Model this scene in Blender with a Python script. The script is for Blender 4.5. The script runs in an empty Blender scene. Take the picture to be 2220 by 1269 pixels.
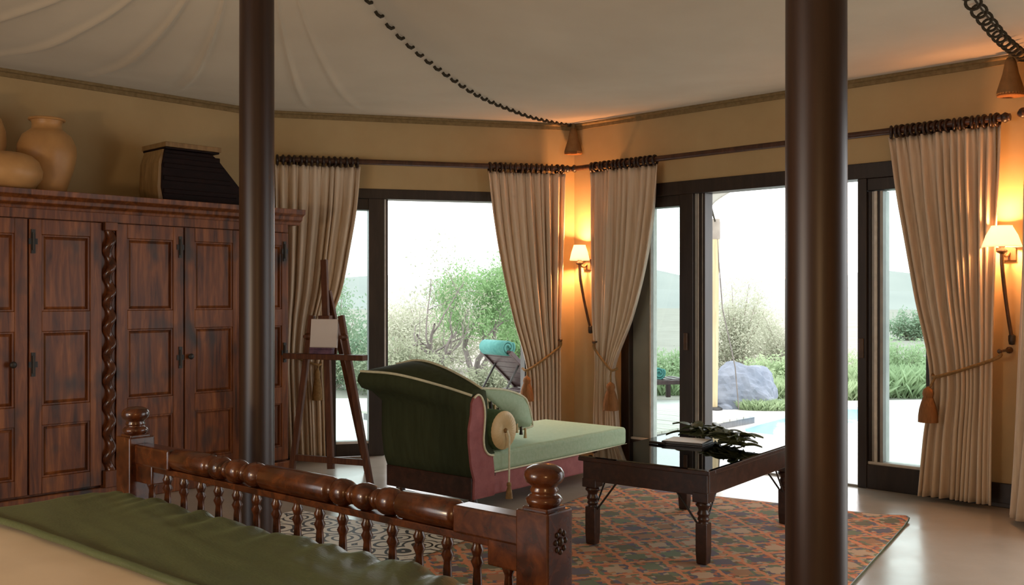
import bpy, math, random
from mathutils import Vector, Matrix, noise
C = bpy.context
S = C.scene
COL = S.collection
PI = math.pi
rnd = random.Random(7)

# ------------------------------------------------------------------ camera, sky, exposure
H = 1.35                                   # eye height, metres
F = 2100.0                                 # focal length in pixels of the 2220 x 1269 frame
cam_d = bpy.data.cameras.new('camera')
cam_d.sensor_width = 36.0
cam_d.lens = 36.0 * F / 2220.0
cam_d.shift_y = 10.5 / 2220.0
cam_d.clip_end = 2000
cam = bpy.data.objects.new('camera', cam_d)
COL.objects.link(cam)
cam.location = (0, 0, H)
cam.rotation_euler = (PI / 2, 0, 0)
S.camera = cam
S.view_settings.view_transform = 'Standard'
S.view_settings.look = 'None'
S.view_settings.exposure = 0.92
S.view_settings.gamma = 1.0
S.view_settings.use_curve_mapping = False
S.cycles.max_bounces = 10
S.cycles.diffuse_bounces = 6
S.cycles.glossy_bounces = 4
S.cycles.transmission_bounces = 6
S.cycles.transparent_max_bounces = 16
S.cycles.volume_bounces = 1
S.cycles.sample_clamp_indirect = 6.0
S.cycles.caustics_reflective = False
S.cycles.caustics_refractive = False
world = bpy.data.worlds.new('overcast_sky')
S.world = world
world.use_nodes = True
wn = world.node_tree.nodes
wn['Background'].inputs['Color'].default_value = (0.97, 0.99, 1.0, 1)
wn['Background'].inputs['Strength'].default_value = 2.0


def lamp(name, kind, loc, energy, color, rot=(0, 0, 0), **kw):
    d = bpy.data.lights.new(name, kind)
    d.energy = energy
    d.color = color
    for k, v in kw.items():
        setattr(d, k, v)
    o = bpy.data.objects.new(name, d)
    COL.objects.link(o)
    o.location = loc
    o.rotation_euler = rot
    return o


# unseen warm fill lights added behind the camera to brighten the bed
lamp('warm_fill_light', 'POINT', (-2.9, 0.9, 1.25), 58, (1.0, 0.68, 0.38), shadow_soft_size=0.18)
lamp('warm_fill_light', 'POINT', (0.5, -0.9, 1.35), 30, (1.0, 0.62, 0.30), shadow_soft_size=0.18)

# ------------------------------------------------------------------ mesh helpers
class MB:
    def __init__(self):
        self.v, self.f, self.s = [], [], []

    def add(self, verts, faces, M=None, smooth=False):
        b = len(self.v)
        for p in verts:
            p = Vector(p)
            if M is not None:
                p = M @ p
            self.v.append(p[:])
        for f in faces:
            self.f.append([b + i for i in f])
            self.s.append(smooth)
        return self

    def box(self, x0, x1, y0, y1, z0, z1, M=None):
        v = [(x, y, z) for z in (z0, z1) for y in (y0, y1) for x in (x0, x1)]
        f = [(0, 2, 3, 1), (4, 5, 7, 6), (0, 1, 5, 4), (2, 6, 7, 3), (0, 4, 6, 2), (1, 3, 7, 5)]
        return self.add(v, f, M)

    def lathe(self, prof, n=20, M=None, smooth=True, cap=True):
        v, f = [], []
        for r, z in prof:
            for k in range(n):
                a = 2 * PI * k / n
                v.append((r * math.cos(a), r * math.sin(a), z))
        for i in range(len(prof) - 1):
            for k in range(n):
                k2 = (k + 1) % n
                f.append((i * n + k, i * n + k2, (i + 1) * n + k2, (i + 1) * n + k))
        self.add(v, f, M, smooth)
        if cap:
            self.add(v[:n], [tuple(range(n))[::-1]], M)
            self.add(v[-n:], [tuple(range(n))], M)
        return self

    def tube(self, pts, rad, n=8, M=None, smooth=True, cap=True):
        pts = [Vector(p) for p in pts]
        if not isinstance(rad, (list, tuple)):
            rad = [rad] * len(pts)
        v, f = [], []
        up = None
        for i, p in enumerate(pts):
            t = (pts[min(i + 1, len(pts) - 1)] - pts[max(i - 1, 0)])
            t = t.normalized() if t.length > 1e-9 else Vector((0, 0, 1))
            if up is None:
                up = Vector((0, 0, 1)) if abs(t.z) < 0.9 else Vector((1, 0, 0))
            a = t.cross(up)
            a = a.normalized() if a.length > 1e-6 else t.orthogonal().normalized()
            b = a.cross(t).normalized()
            up = b
            for k in range(n):
                an = 2 * PI * k / n
                v.append(p + (a * math.cos(an) + b * math.sin(an)) * rad[i])
        for i in range(len(pts) - 1):
            for k in range(n):
                k2 = (k + 1) % n
                f.append((i * n + k, (i + 1) * n + k, (i + 1) * n + k2, i * n + k2))
        self.add(v, f, M, smooth)
        if cap:
            self.add(v[:n], [tuple(range(n))], M)
            self.add(v[-n:], [tuple(range(n))[::-1]], M)
        return self

    def bar(self, a, b, w, h, M=None):
        """a straight square bar from a to b"""
        a, b = Vector(a), Vector(b)
        t = (b - a).normalized()
        up = Vector((0, 0, 1)) if abs(t.z) < 0.95 else Vector((0, 1, 0))
        s = t.cross(up).normalized()
        u = s.cross(t).normalized()
        v = [p + s * (i * w / 2) + u * (j * h / 2) for p in (a, b) for (i, j) in ((-1, -1), (1, -1), (1, 1), (-1, 1))]
        f = [(0, 1, 2, 3), (7, 6, 5, 4), (0, 4, 5, 1), (1, 5, 6, 2), (2, 6, 7, 3), (3, 7, 4, 0)]
        return self.add(v, f, M)

    def grid(self, fn, nu, nv, M=None, smooth=True, close=False):
        v = [fn(i / nu, j / nv) for j in range(nv + 1) for i in range(nu + 1)]
        w = nu + 1
        f = [(j * w + i, j * w + i + 1, (j + 1) * w + i + 1, (j + 1) * w + i) for j in range(nv) for i in range(nu)]
        return self.add(v, f, M, smooth)

    def prism(self, poly, axis, a0, a1, M=None, smooth=False):
        """extrude a 2-D polygon along an axis ('x','y','z')"""
        def mk(p, a):
            return {'x': (a, p[0], p[1]), 'y': (p[0], a, p[1]), 'z': (p[0], p[1], a)}[axis]
        n = len(poly)
        v = [mk(p, a0) for p in poly] + [mk(p, a1) for p in poly]
        f = [(i, (i + 1) % n, n + (i + 1) % n, n + i) for i in range(n)]
        self.add(v, f, M, smooth)
        self.add(v[:n], [tuple(range(n))[::-1]], M)
        self.add(v[n:], [tuple(range(n))], M)
        return self

    def mesh(self, name, mat):
        me = bpy.data.meshes.new(name)
        me.from_pydata(self.v, [], self.f)
        me.polygons.foreach_set('use_smooth', self.s)
        if mat is not None:
            me.materials.append(mat)
        me.update()
        return me

    def build(self, name, mat, parent=None, bevel=0, segs=2, solid=0, sub=0, loc=None, rot=None, fix=True):
        me = self.mesh(name, mat)
        if fix:
            import bmesh
            bm = bmesh.new()
            bm.from_mesh(me)
            if bevel or sub:
                bmesh.ops.remove_doubles(bm, verts=bm.verts, dist=1e-5)
            bmesh.ops.recalc_face_normals(bm, faces=bm.faces)
            bm.to_mesh(me)
            bm.free()
        o = bpy.data.objects.new(name, me)
        COL.objects.link(o)
        if parent is not None:
            o.parent = parent
        if loc is not None:
            o.location = loc
        if rot is not None:
            o.rotation_euler = rot
        if solid:
            m = o.modifiers.new('solid', 'SOLIDIFY')
            m.thickness = solid
        if bevel:
            m = o.modifiers.new('bevel', 'BEVEL')
            m.width = bevel
            m.segments = segs
            m.limit_method = 'ANGLE'
            m.angle_limit = math.radians(35)
        if sub:
            m = o.modifiers.new('sub', 'SUBSURF')
            m.levels = m.render_levels = sub
        return o


def tag(o, label=None, cat=None, group=None, kind=None):
    if label:
        o['label'] = label
    if cat:
        o['category'] = cat
    if group:
        o['group'] = group
    if kind:
        o['kind'] = kind
    return o


def thing(name, label, cat, loc=(0, 0, 0), rz=0, group=None):
    o = bpy.data.objects.new(name, None)
    o.empty_display_size = 0.1
    COL.objects.link(o)
    o.location = loc
    o.rotation_euler = (0, 0, rz)
    return tag(o, label, cat, group)


def structure(name, loc=(0, 0, 0), rz=0):
    o = bpy.data.objects.new(name, None)
    COL.objects.link(o)
    o.location = loc
    o.rotation_euler = (0, 0, rz)
    o['kind'] = 'structure'
    return o


def dup(o, parent, loc=None, rot=None, scale=None):
    c = o.copy()
    COL.objects.link(c)
    c.parent = parent
    if loc is not None:
        c.location = loc
    if rot is not None:
        c.rotation_euler = rot
    if scale is not None:
        c.scale = scale
    return c


def interp(tab, t):
    """smooth interpolation through (t, value) pairs"""
    if t <= tab[0][0]:
        return tab[0][1]
    if t >= tab[-1][0]:
        return tab[-1][1]
    for i in range(len(tab) - 1):
        if t <= tab[i + 1][0]:
            t0, v0 = tab[i]
            t1, v1 = tab[i + 1]
            m0 = (v1 - tab[i - 1][1]) / (t1 - tab[i - 1][0]) if i > 0 else (v1 - v0) / (t1 - t0)
            m1 = (tab[i + 2][1] - v0) / (tab[i + 2][0] - t0) if i + 2 < len(tab) else (v1 - v0) / (t1 - t0)
            h = t1 - t0
            s = (t - t0) / h
            return ((2 * s ** 3 - 3 * s ** 2 + 1) * v0 + (s ** 3 - 2 * s ** 2 + s) * h * m0
                    + (-2 * s ** 3 + 3 * s ** 2) * v1 + (s ** 3 - s ** 2) * h * m1)


def smooth_path(pts, n=24):
    k = len(pts) - 1
    tabs = [[(i, p[a]) for i, p in enumerate(pts)] for a in range(3)]
    return [tuple(interp(tabs[a], k * i / n) for a in range(3)) for i in range(n + 1)]


# ------------------------------------------------------------------ materials
def new_mat(name):
    m = bpy.data.materials.new(name)
    m.use_nodes = True
    nt = m.node_tree
    return m, nt, nt.nodes['Principled BSDF'], nt.nodes['Material Output']


def nd(nt, t, **kw):
    n = nt.nodes.new(t)
    for k, v in kw.items():
        if k.startswith('i_'):
            n.inputs[k[2:].replace('_', ' ')].default_value = v
        else:
            setattr(n, k, v)
    return n


def ramp(nt, fac, stops, interp_='LINEAR'):
    r = nt.nodes.new('ShaderNodeValToRGB')
    r.color_ramp.interpolation = interp_
    e = r.color_ramp.elements
    while len(e) < len(stops):
        e.new(0.5)
    for i, (p, c) in enumerate(stops):
        e[i].position = p
        e[i].color = (*c, 1)
    nt.links.new(fac, r.inputs['Fac'])
    return r.outputs['Color']


def coords(nt, scale=(1, 1, 1), rot=(0, 0, 0), kind='Object'):
    tc = nt.nodes.new('ShaderNodeTexCoord')
    mp = nt.nodes.new('ShaderNodeMapping')
    mp.inputs['Scale'].default_value = scale
    mp.inputs['Rotation'].default_value = rot
    nt.links.new(tc.outputs[kind], mp.inputs['Vector'])
    return mp.outputs['Vector']


def noise_fac(nt, vec, scale, detail=4, rough=0.55, dist=0):
    n = nt.nodes.new('ShaderNodeTexNoise')
    n.inputs['Scale'].default_value = scale
    n.inputs['Detail'].default_value = detail
    n.inputs['Roughness'].default_value = rough
    n.inputs['Distortion'].default_value = dist
    nt.links.new(vec, n.inputs['Vector'])
    return n.outputs['Fac']


def bump(nt, bsdf, fac, strength, dist=0.01):
    b = nt.nodes.new('ShaderNodeBump')
    b.inputs['Strength'].default_value = strength
    b.inputs['Distance'].default_value = dist
    nt.links.new(fac, b.inputs['Height'])
    nt.links.new(b.outputs['Normal'], bsdf.inputs['Normal'])


def mix_col(nt, fac, a, b, mode='MIX'):
    m = nt.nodes.new('ShaderNodeMix')
    m.data_type = 'RGBA'
    m.blend_type = mode
    for sock, v in ((m.inputs['Factor'], fac), (m.inputs['A'], a), (m.inputs['B'], b)):
        if isinstance(v, (int, float)):
            sock.default_value = v
        elif isinstance(v, tuple):
            sock.default_value = (*v, 1)
        else:
            nt.links.new(v, sock)
    return m.outputs['Result']


def mottled(name, c0, c1, rough=0.6, scale=6, spec=0.4, b=0.0, stretch=(1, 1, 1), bscale=60, sheen=0, lo=0.3, hi=0.7):
    m, nt, p, _ = new_mat(name)
    v = coords(nt, stretch)
    col = ramp(nt, noise_fac(nt, v, scale, 5), [(lo, c0), (hi, c1)])
    nt.links.new(col, p.inputs['Base Color'])
    p.inputs['Roughness'].default_value = rough
    p.inputs['Specular IOR Level'].default_value = spec
    if sheen:
        p.inputs['Sheen Weight'].default_value = sheen
        p.inputs['Sheen Roughness'].default_value = 0.4
        p.inputs['Sheen Tint'].default_value = (*c1, 1)
    if b:
        bump(nt, p, noise_fac(nt, v, bscale, 3), b, 0.004)
    return m


def wood(name, dark, mid, light, grain=(9, 9, 1.2), rough=0.35, spec=0.5, stain=None, coat=0.0):
    m, nt, p, _ = new_mat(name)
    v = coords(nt, grain)
    f = noise_fac(nt, v, 3.0, 6, 0.6, 0.6)
    col = ramp(nt, f, [(0.28, dark), (0.5, mid), (0.74, light)])
    if stain:
        v2 = coords(nt, (1, 1, 0.6))
        f2 = ramp(nt, noise_fac(nt, v2, 5.5, 2), [(0.54, (0, 0, 0)), (0.72, (1, 1, 1))])
        col = mix_col(nt, f2, col, stain)
    nt.links.new(col, p.inputs['Base Color'])
    p.inputs['Roughness'].default_value = rough
    p.inputs['Specular IOR Level'].default_value = spec
    p.inputs['Coat Weight'].default_value = coat
    p.inputs['Coat Roughness'].default_value = 0.12
    bump(nt, p, f, 0.08, 0.003)
    return m




def cloth_mat(name, c0, c1, thru, scale=3, rough=0.9, thru_tint=(1, 1, 1)):
    """a cloth or leaf that lets some light through"""
    m = mottled(name, c0, c1, rough, scale, 0.15)
    nt = m.node_tree
    p = nt.nodes['Principled BSDF']
    src = p.inputs['Base Color'].links[0].from_socket
    tr = nt.nodes.new('ShaderNodeBsdfTranslucent')
    nt.links.new(mix_col(nt, 1.0, src, thru_tint, 'MULTIPLY'), tr.inputs['Color'])
    mx = nt.nodes.new('ShaderNodeMixShader')
    mx.inputs[0].default_value = thru
    nt.links.new(p.outputs[0], mx.inputs[1])
    nt.links.new(tr.outputs[0], mx.inputs[2])
    nt.links.new(mx.outputs[0], nt.nodes['Material Output'].inputs['Surface'])
    return m


M = {}
M['wall'] = mottled('ochre_plaster', (0.44, 0.325, 0.17), (0.51, 0.385, 0.21), 0.85, 2.0, 0.2, 0.12, bscale=14)
M['canvas'] = cloth_mat('tent_canvas', (0.37, 0.30, 0.215), (0.42, 0.345, 0.25), 0.045, 1.2)
M['trim'] = mottled('eave_braid', (0.20, 0.14, 0.065), (0.29, 0.21, 0.105), 0.8, 30, 0.2)
M['frame'] = wood('dark_door_frame', (0.014, 0.009, 0.007), (0.022, 0.014, 0.011), (0.035, 0.022, 0.017), rough=0.4)
M['track'] = mottled('grey_metal_track', (0.30, 0.30, 0.29), (0.42, 0.42, 0.40), 0.35, 8, 0.6)
M['weather'] = mottled('pale_weather_strip', (0.62, 0.60, 0.56), (0.78, 0.76, 0.72), 0.5, 20, 0.4)
M['stile'] = mottled('grey_door_stile', (0.20, 0.21, 0.19), (0.27, 0.28, 0.25), 0.3, 3, 0.6)
M['wardrobe'] = wood('mottled_wardrobe_wood', (0.035, 0.010, 0.004), (0.15, 0.045, 0.012), (0.31, 0.11, 0.03), grain=(8, 8, 0.7), rough=0.40, spec=0.4, stain=(0.040, 0.026, 0.022))
M['ring'] = wood('dark_ring_wood', (0.010, 0.005, 0.004), (0.02, 0.009, 0.006), (0.04, 0.017, 0.011), rough=0.35)
M['rod'] = wood('rod_wood', (0.035, 0.014, 0.008), (0.06, 0.024, 0.013), (0.09, 0.038, 0.02), rough=0.35)
M['bed'] = wood('varnished_bed_wood', (0.022, 0.0055, 0.0022), (0.070, 0.018, 0.005), (0.14, 0.040, 0.010), grain=(6, 6, 6), rough=0.24, spec=0.5, coat=0.3)
M['pole'] = wood('pole_wood', (0.018, 0.007, 0.004), (0.028, 0.011, 0.0055), (0.042, 0.017, 0.008), grain=(8, 8, 0.5), rough=0.38, spec=0.5, coat=0.0)
M['table'] = wood('dark_table_wood', (0.016, 0.007, 0.005), (0.036, 0.014, 0.009), (0.07, 0.027, 0.016), grain=(8, 8, 8), rough=0.28, spec=0.55)
M['easel'] = wood('easel_wood', (0.05, 0.016, 0.007), (0.09, 0.030, 0.011), (0.14, 0.05, 0.018), grain=(20, 20, 1.5), rough=0.5, spec=0.3)
M['iron'] = mottled('black_iron', (0.012, 0.011, 0.010), (0.03, 0.026, 0.022), 0.5, 20, 0.5)
M['bronze'] = mottled('dark_bronze', (0.045, 0.022, 0.010), (0.09, 0.045, 0.02), 0.35, 20, 0.6)
M['clay'] = mottled('glazed_clay', (0.40, 0.21, 0.075), (0.55, 0.31, 0.12), 0.42, 5, 0.5, 0.1, bscale=25)
M['ochre_wood'] = wood('ochre_lid_wood', (0.15, 0.085, 0.03), (0.24, 0.14, 0.05), (0.33, 0.20, 0.08), rough=0.5)
M['black_wood'] = wood('blackened_wood', (0.004, 0.0015, 0.0015), (0.009, 0.003, 0.003), (0.016, 0.006, 0.005), grain=(3, 3, 14), rough=0.6, spec=0.15)
M['green'] = mottled('green_velvet', (0.062, 0.105, 0.052), (0.085, 0.14, 0.07), 0.85, 22, 0.15, 0.1, bscale=180, sheen=0.5)
M['green_dark'] = mottled('green_velvet_back', (0.034, 0.042, 0.020), (0.046, 0.056, 0.028), 0.9, 30, 0.12, 0.1, stretch=(1, 1, .12), bscale=120, sheen=0.12)
M['seat_green'] = mottled('seat_velvet', (0.28, 0.39, 0.25), (0.35, 0.46, 0.32), 0.75, 40, 0.3, 0.1, bscale=200, sheen=0.9)  # paled velvet: window light on the seat is put into the colour
M['pink'] = mottled('dusty_pink_fabric', (0.24, 0.075, 0.075), (0.34, 0.12, 0.12), 0.75, 14, 0.3, 0.1, bscale=90, sheen=0.4)
M['piping'] = mottled('pale_piping', (0.55, 0.55, 0.38), (0.68, 0.67, 0.50), 0.7, 40, 0.3)
M['ivory'] = mottled('ivory_silk', (0.50, 0.37, 0.17), (0.66, 0.50, 0.26), 0.45, 10, 0.4)
M['gold_rope'] = mottled('gold_rope', (0.17, 0.10, 0.035), (0.28, 0.17, 0.065), 0.7, 60, 0.3, 0.3, bscale=200)
M['rust_tassel'] = mottled('rust_tassel', (0.20, 0.085, 0.028), (0.31, 0.14, 0.05), 0.75, 50, 0.25, 0.4, stretch=(3, 3, .3), bscale=120)
M['throw'] = mottled('green_bed_throw', (0.058, 0.082, 0.036), (0.082, 0.112, 0.052), 0.29, 10, 0.8, 0.35, stretch=(1, 5, 1), bscale=50, sheen=0.8)
M['duvet'] = mottled('cream_duvet', (0.66, 0.55, 0.42), (0.72, 0.61, 0.47), 0.8, 4, 0.2, 0.1, bscale=20)
M['mattress'] = mottled('white_mattress', (0.6, 0.55, 0.47), (0.66, 0.6, 0.52), 0.85, 4, 0.2)
M['card'] = mottled('white_card', (0.66, 0.62, 0.60), (0.72, 0.68, 0.66), 0.7, 3, 0.3)
M['purple'] = mottled('purple_box', (0.05, 0.025, 0.055), (0.16, 0.08, 0.13), 0.5, 25, 0.4)
M['book'] = mottled('dark_book_cover', (0.012, 0.010, 0.008), (0.025, 0.02, 0.016), 0.35, 10, 0.5)
M['paper'] = mottled('white_page', (0.74, 0.72, 0.68), (0.82, 0.80, 0.76), 0.5, 6, 0.4)
M['leaf_dark'] = mottled('dark_glossy_leaf', (0.028, 0.042, 0.016), (0.085, 0.10, 0.038), 0.45, 12, 0.5)
M['rope'] = mottled('dark_lacing_rope', (0.028, 0.022, 0.013), (0.05, 0.04, 0.024), 0.85, 80, 0.2)
M['plaster_shell'] = mottled('tan_tassel', (0.20, 0.12, 0.05), (0.27, 0.165, 0.075), 0.8, 12, 0.2, 0.3, bscale=60)
M['stone'] = mottled('pale_terrace_stone', (0.56, 0.55, 0.52), (0.66, 0.65, 0.62), 0.7, 1.5, 0.3, 0.05, bscale=20)
M['deck'] = wood('weathered_deck', (0.40, 0.39, 0.35), (0.50, 0.49, 0.44), (0.60, 0.58, 0.52), grain=(0.6, 9, 9), rough=0.7, spec=0.3)
M['joist'] = wood('grey_fascia', (0.13, 0.13, 0.135), (0.18, 0.18, 0.185), (0.24, 0.24, 0.24), rough=0.8)
M['sand'] = mottled('desert_sand', (0.25, 0.23, 0.20), (0.31, 0.29, 0.255), 0.95, 0.6, 0.1)
M['hill'] = mottled('far_dune', (0.28, 0.285, 0.275), (0.33, 0.33, 0.315), 1.0, 0.05, 0.0)  # distance haze is put into this pale grey
M['rock'] = mottled('blue_grey_rock', (0.16, 0.185, 0.23), (0.25, 0.275, 0.325), 0.9, 4, 0.2, 0.6, bscale=8)
M['post'] = wood('pale_post_wood', (0.40, 0.31, 0.17), (0.50, 0.40, 0.23), (0.58, 0.47, 0.29), grain=(9, 9, 0.6), rough=0.7)
M['bark'] = mottled('grey_bark', (0.15, 0.135, 0.125), (0.24, 0.215, 0.20), 0.95, 8, 0.1)
M['leaf_a'] = cloth_mat('bright_green_leaf', (0.17, 0.30, 0.13), (0.27, 0.42, 0.20), 0.4)  # leaf colours here are paled to stand in for outdoor haze
M['leaf_b'] = cloth_mat('olive_grey_leaf', (0.25, 0.28, 0.19), (0.35, 0.38, 0.27), 0.4)
M['leaf_d'] = cloth_mat('hazed_olive_leaf', (0.40, 0.42, 0.32), (0.50, 0.52, 0.41), 0.4)  # palest leaf, for far bushes: haze painted into the colour
M['leaf_e'] = cloth_mat('pale_grass_blade', (0.33, 0.43, 0.25), (0.44, 0.54, 0.33), 0.4)
M['leaf_c'] = cloth_mat('soft_green_leaf', (0.26, 0.35, 0.24), (0.35, 0.45, 0.32), 0.4)
M['twig'] = mottled('pale_twig', (0.26, 0.225, 0.19), (0.34, 0.30, 0.25), 0.9, 6, 0.1)
M['teal'] = mottled('teal_towel', (0.055, 0.19, 0.175), (0.09, 0.26, 0.235), 0.85, 20, 0.2, 0.2, bscale=120)
M['lounger'] = wood('dark_lounger_wood', (0.028, 0.014, 0.014), (0.05, 0.026, 0.025), (0.075, 0.04, 0.036), rough=0.45)
M['awning'] = mottled('awning_canvas', (0.50, 0.47, 0.42), (0.58, 0.55, 0.49), 0.9, 1.5, 0.1)
M['latch'] = M['iron']


def curtain_mat():
    m, nt, p, out = new_mat('cream_curtain_cloth')
    v = coords(nt, (60, 60, 1.2))
    f = noise_fac(nt, v, 1.0, 3)
    col = ramp(nt, f, [(0.3, (0.66, 0.54, 0.415)), (0.7, (0.80, 0.68, 0.54))])
    nt.links.new(col, p.inputs['Base Color'])
    p.inputs['Roughness'].default_value = 0.75
    p.inputs['Specular IOR Level'].default_value = 0.25
    tr = nt.nodes.new('ShaderNodeBsdfTranslucent')
    nt.links.new(col, tr.inputs['Color'])
    mx = nt.nodes.new('ShaderNodeMixShader')
    mx.inputs[0].default_value = 0.16
    nt.links.new(p.outputs[0], mx.inputs[1])
    nt.links.new(tr.outputs[0], mx.inputs[2])
    nt.links.new(mx.outputs[0], out.inputs['Surface'])
    return m


M['curtain'] = curtain_mat()


def glass_mat(name, tint, ior=1.45):
    m, nt, p, out = new_mat(name)
    nt.nodes.remove(p)
    t = nt.nodes.new('ShaderNodeBsdfTransparent')
    t.inputs['Color'].default_value = (*tint, 1)
    g = nt.nodes.new('ShaderNodeBsdfGlossy')
    g.inputs['Roughness'].default_value = 0.01
    fr = nt.nodes.new('ShaderNodeFresnel')
    fr.inputs['IOR'].default_value = ior
    mx = nt.nodes.new('ShaderNodeMixShader')
    nt.links.new(fr.outputs[0], mx.inputs[0])
    nt.links.new(t.outputs[0], mx.inputs[1])
    nt.links.new(g.outputs[0], mx.inputs[2])
    nt.links.new(mx.outputs[0], out.inputs['Surface'])
    return m


M['glass'] = glass_mat('window_glass', (0.83, 0.905, 0.89))
M['table_glass'] = glass_mat('table_glass', (0.80, 0.88, 0.86), 2.7)


def shade_mat():
    m, nt, p, out = new_mat('lit_cream_shade')
    p.inputs['Base Color'].default_value = (0.9, 0.84, 0.72, 1)
    p.inputs['Roughness'].default_value = 0.8
    p.inputs['Emission Color'].default_value = (1.0, 0.72, 0.42, 1)
    p.inputs['Emission Strength'].default_value = 0.55
    tr = nt.nodes.new('ShaderNodeBsdfTranslucent')
    tr.inputs['Color'].default_value = (0.95, 0.92, 0.84, 1)
    mx = nt.nodes.new('ShaderNodeMixShader')
    mx.inputs[0].default_value = 0.55
    nt.links.new(p.outputs[0], mx.inputs[1])
    nt.links.new(tr.outputs[0], mx.inputs[2])
    nt.links.new(mx.outputs[0], out.inputs['Surface'])
    return m


M['shade'] = shade_mat()


def floor_mat():
    m, nt, p, _ = new_mat('polished_screed')
    v = coords(nt)
    f = noise_fac(nt, v, 1.6, 6, 0.6)
    col = ramp(nt, f, [(0.3, (0.37, 0.335, 0.28)), (0.7, (0.44, 0.405, 0.345))])
    nt.links.new(col, p.inputs['Base Color'])
    r = ramp(nt, noise_fac(nt, v, 5, 4), [(0.3, (0.17, 0.17, 0.17)), (0.7, (0.26, 0.26, 0.26))])
    nt.links.new(r, p.inputs['Roughness'])
    p.inputs['Specular IOR Level'].default_value = 0.6
    return m


M['floor'] = floor_mat()


def math_n(nt, op, a, b=None, c=None):
    n = nt.nodes.new('ShaderNodeMath')
    n.operation = op
    for i, v in enumerate((a, b, c)):
        if v is None:
            continue
        if isinstance(v, (int, float)):
            n.inputs[i].default_value = v
        else:
            nt.links.new(v, n.inputs[i])
    return n.outputs[0]


def kilim_mat():
    m, nt, p, _ = new_mat('kilim_weave')
    tc = nt.nodes.new('ShaderNodeTexCoord')
    wz_ = nt.nodes.new('ShaderNodeTexNoise')
    wz_.inputs['Scale'].default_value = 26
    nt.links.new(tc.outputs['Object'], wz_.inputs['Vector'])
    warp = mix_col(nt, 0.045, tc.outputs['Object'], wz_.outputs['Color'], 'ADD')
    sx = nt.nodes.new('ShaderNodeSeparateXYZ')
    nt.links.new(warp, sx.inputs[0])
    X, Y = sx.outputs['X'], sx.outputs['Y']
    per = 0.275
    a = math_n(nt, 'DIVIDE', math_n(nt, 'ADD', X, math_n(nt, 'MULTIPLY', Y, 1.0)), per)
    b = math_n(nt, 'DIVIDE', math_n(nt, 'SUBTRACT', X, math_n(nt, 'MULTIPLY', Y, 1.0)), per)

    def lines(s, w):
        fr = math_n(nt, 'FRACT', s)
        d = math_n(nt, 'ABSOLUTE', math_n(nt, 'SUBTRACT', fr, 0.5))
        return math_n(nt, 'GREATER_THAN', d, 0.5 - w)
    big = math_n(nt, 'MAXIMUM', lines(a, 0.06), lines(b, 0.06))
    # stepped little diamonds in each lozenge, a different wool per lozenge
    cx = nt.nodes.new('ShaderNodeCombineXYZ')
    nt.links.new(math_n(nt, 'FLOOR', a), cx.inputs[0])
    nt.links.new(math_n(nt, 'FLOOR', b), cx.inputs[1])
    wn_ = nt.nodes.new('ShaderNodeTexWhiteNoise')
    wn_.noise_dimensions = '3D'
    nt.links.new(cx.outputs[0], wn_.inputs['Vector'])
    fill = ramp(nt, wn_.outputs['Value'], [(0.0, (0.13, 0.145, 0.09)), (0.2, (0.36, 0.20, 0.11)), (0.36, (0.15, 0.21, 0.13)), (0.55, (0.115, 0.12, 0.16)), (0.75, (0.52, 0.38, 0.25))], 'CONSTANT')
    cx2 = nt.nodes.new('ShaderNodeCombineXYZ')
    nt.links.new(math_n(nt, 'FLOOR', math_n(nt, 'MULTIPLY', a, 7)), cx2.inputs[0])
    nt.links.new(math_n(nt, 'FLOOR', math_n(nt, 'MULTIPLY', b, 7)), cx2.inputs[1])
    cx2.inputs[2].default_value = 3.0
    wn2 = nt.nodes.new('ShaderNodeTexWhiteNoise')
    nt.links.new(cx2.outputs[0], wn2.inputs['Vector'])
    small = ramp(nt, wn2.outputs['Value'], [(0.0, (0.48, 0.16, 0.085)), (0.16, (0.46, 0.36, 0.24)), (0.36, (0.15, 0.21, 0.13)), (0.58, (0.12, 0.12, 0.165)), (0.78, (0.48, 0.25, 0.12)), (0.9, (0.16, 0.11, 0.06))], 'CONSTANT')
    fa = math_n(nt, 'ABSOLUTE', math_n(nt, 'SUBTRACT', math_n(nt, 'FRACT', a), 0.5))
    fb = math_n(nt, 'ABSOLUTE', math_n(nt, 'SUBTRACT', math_n(nt, 'FRACT', b), 0.5))
    inner = math_n(nt, 'GREATER_THAN', math_n(nt, 'MAXIMUM', fa, fb), 0.24)
    c = mix_col(nt, inner, fill, small)
    c = mix_col(nt, big, c, (0.66, 0.27, 0.13))
    # plain striped border
    n2 = noise_fac(nt, tc.outputs['Object'], 9, 3)
    c = mix_col(nt, math_n(nt, 'MULTIPLY', n2, 0.22), c, (0.40, 0.24, 0.15))
    nt.links.new(c, p.inputs['Base Color'])
    p.inputs['Roughness'].default_value = 0.9
    p.inputs['Specular IOR Level'].default_value = 0.2
    wv = nt.nodes.new('ShaderNodeTexWave')
    wv.inputs['Scale'].default_value = 60
    nt.links.new(tc.outputs['Object'], wv.inputs['Vector'])
    bump(nt, p, wv.outputs['Fac'], 0.25, 0.003)
    return m


M['kilim'] = kilim_mat()


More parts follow.
